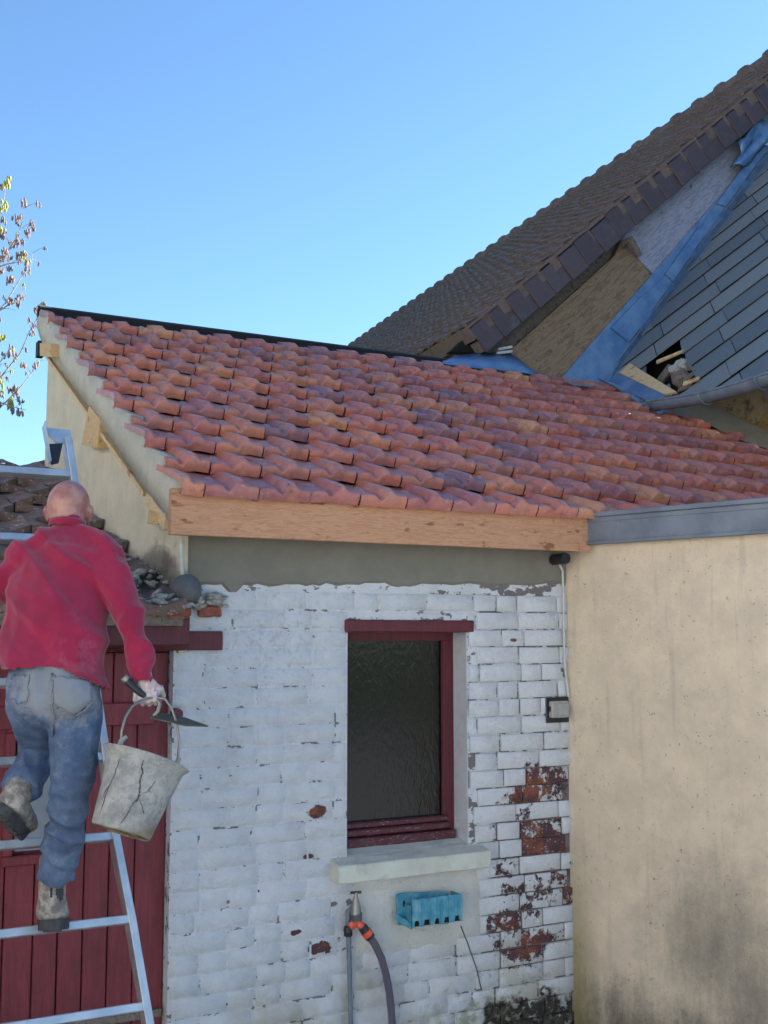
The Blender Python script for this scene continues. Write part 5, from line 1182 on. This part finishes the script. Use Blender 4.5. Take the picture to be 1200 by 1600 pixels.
# ================================================================== BUCKET AND TROWEL
BD = -.30
BC = J(229, 1186, BD)
tl_ = R(16); bt = R(17); FWh = FH
ax = ((ZZ * math.cos(tl_) + RT * math.sin(tl_)) * math.cos(bt) + FWh * math.sin(bt)).normalized()
bs_ = D2 + BD; pm = F_PX / bs_; RR = 70 / pm; HH = 116 / pm
bucket = thing('bucket', 'battered pale mortar bucket with cracked side hanging tilted from the right hand', 'bucket', tuple(BC - ax * HH))
t = NT('cracked_pale_plastic', .6); n1 = t.noise(11, 6, .7); c = t.mix(t.ramp(n1, .35, .65), (.40, .385, .35), (.22, .22, .21)); c = t.mix(t.ma('MULTIPLY', t.ramp(t.noise(38, 6, .8, off=(2, 2, 2)), .50, .64), .6), c, (.16, .16, .16))
c = t.mix(t.ma('MULTIPLY', t.ramp(t.blob(tuple(BC - ax * HH), (.17, .17, .05)), 0, .5), .6), c, (.20, .15, .08))
c = t.mix(t.ramp(t.noise(90, 4, .8), .68, .72), c, (.05, .05, .05)); M['bucket'] = t.out(c, None, t.bump(t.ma('ADD', t.noise(50, 5, .7), n1), .5, .005))
t = NT('rusty_bucket_base', .7); M['bbase'] = t.out(t.mix(t.ramp(t.noise(16, 5, .7), .4, .65), (.10, .07, .035), (.30, .21, .11)), None, t.bump(t.noise(40), .5, .004))
m = MB(); rb_ = RR * .66
prof = [(rb_ * .93, .004), (rb_ * .98, 0), (rb_ + .002, .006), (rb_ + (RR * .86 - rb_) * .5, HH * .5), (RR * .86, HH * .84), (RR * .90, HH * .93), (RR * .985, HH * .985), (RR, HH), (RR * .985, HH + .003), (RR * .93, HH * .97), (RR * .84, HH * .84), (rb_ - .006, .02), (.001, .016)]
m.lathe(prof, BC - ax * HH, ax, 48); me_b = m.mesh('pail_body', M['bucket'], BC - ax * HH)
for v in me_b.vertices: v.co += Vector(mnoise.noise_vector(v.co * 9)) * .004
link('pail_body', me_b, bucket, BC - ax * HH)
m = MB(); m.lathe([(.001, .010), (rb_ * .35, .010), (rb_ * .38, .004), (rb_ * .60, .004), (rb_ * .63, .010), (rb_ * .86, .010), (rb_ * .95, .001)], BC - ax * HH, ax, 40); m.build('base', M['bbase'], bucket)
# mortar left inside and over the rim
m = MB(); random.seed(9); a_ = ax.orthogonal().normalized(); b_ = ax.cross(a_)
for k in range(36):
    th = random.random() * 6.28; rr = RR * .8 * random.random() ** .5; m.ell(BC - ax * .035 + (a_ * math.cos(th) + b_ * math.sin(th)) * rr, a_ * .02, b_ * .02, ax * .012, 7, 5)
tag(m.build('mortar_lumps', M['debris'], bucket, jit=.01), kind='stuff')
M['crack'] = simple('crack_dirt', (.07, .07, .068), .9)
# cracks: thin dark grooves following the wall
def bwall(th_px_u, hfrac):  # point on the front wall at column offset
    rw_ = RR * .66 + (RR * .86 - RR * .66) * hfrac / .84; sd_ = (RT - ax * RT.dot(ax)).normalized(); fr = ax.cross(sd_); fr = fr if fr.dot(ray(200, 1230)) < 0 else -fr
    return BC - ax * HH * (1 - hfrac) + (sd_ * th_px_u + fr * math.sqrt(max(0, 1 - th_px_u ** 2))) * (rw_ + .0008)
for pts, r0 in (([(.18, .92), (.20, .82), (.27, .74), (.26, .66), (.33, .56), (.38, .46), (.36, .38)], .0030), ([(.38, .46), (.30, .32), (.24, .18), (.16, .08)], .0012), ([(.38, .46), (.55, .55), (.62, .70)], .0012), ([(-.42, .86), (-.45, .65), (-.55, .45), (-.58, .25), (-.62, .12)], .0011), ([(.38, .44), (.55, .36), (.66, .28)], .0011), ([(-.50, .55), (-.62, .40), (-.66, .3)], .0009)):
    m = MB(); P = []
    for (a0, h0), (a1, h1) in zip(pts, pts[1:]):
        for q in range(4): f = q / 4; P.append(bwall(a0 + (a1 - a0) * f + random.uniform(-.012, .012), h0 + (h1 - h0) * f))
    P.append(bwall(*pts[-1])); m.tube(P, [r0 * (.3 + random.random()) for _ in P], 5); m.build('crack', M['crack'], bucket)
# ears and wire handle
e1_ = J(189, 1160, BD - .07); e2_ = J(278, 1189, BD + .02)
m = MB(); m.tube([e1_ - ax * .03, e1_ + ax * .004, e1_ + ax * .02 + RT * .012], [.010, .009, .006], 8); m.build('handle_ear', M['bucket'], bucket); m = MB(); m.tube([e2_ - ax * .02, e2_ + ax * .01], [.009, .008], 8); m.build('handle_ear', M['bucket'], bucket)
hpts = [(189, 1160, -.37), (190, 1142, -.36), (196, 1120, -.34), (206, 1104, -.31), (218, 1096, -.275), (232, 1091, -.262), (246, 1090, -.25), (258, 1092, -.26), (268, 1106, -.27), (276, 1130, -.275), (280, 1158, -.28), (278, 1188, -.28)]
m = MB(); m.tube([J(u, v, o) for u, v, o in hpts], .0042, 8); m.build('wire_handle', M['steel'], bucket)
tr = thing('trowel', 'pointed trowel with mortar stained blade held beside the bucket handle', 'trowel', tuple(J(245, 1112, -.26)))
m = MB(); m.tube([J(194, 1059, -.26), J(199, 1064, -.26), J(212, 1077, -.255), J(226, 1088, -.25)], [.011, .013, .012, .010], 10); hd_ = m.build('handle', M['blackpl'], tr); m = MB(); m.tube([J(193, 1058, -.262), J(198, 1063, -.26)], [.013, .0135], 12); m.build('steel_cap', M['steel'], hd_)
m = MB(); m.tube([J(226, 1088, -.25), J(246, 1094, -.25), J(250, 1100, -.25), J(246, 1112, -.26), J(240, 1119, -.265)], [.006, .006, .0065, .007, .008], 8); m.build('tang', M['steel'], tr)
B_ = [J(235, 1121, -.31), J(252, 1113, -.20), J(290, 1121, -.20), J(326, 1134, -.25), J(290, 1133, -.31)]
nb = (B_[1] - B_[0]).cross(B_[3] - B_[0]).normalized(); m = MB(); m.slab(B_, nb if nb.z > 0 else -nb, .004); m.build('blade', M['trowel'], tr, bev=.001)
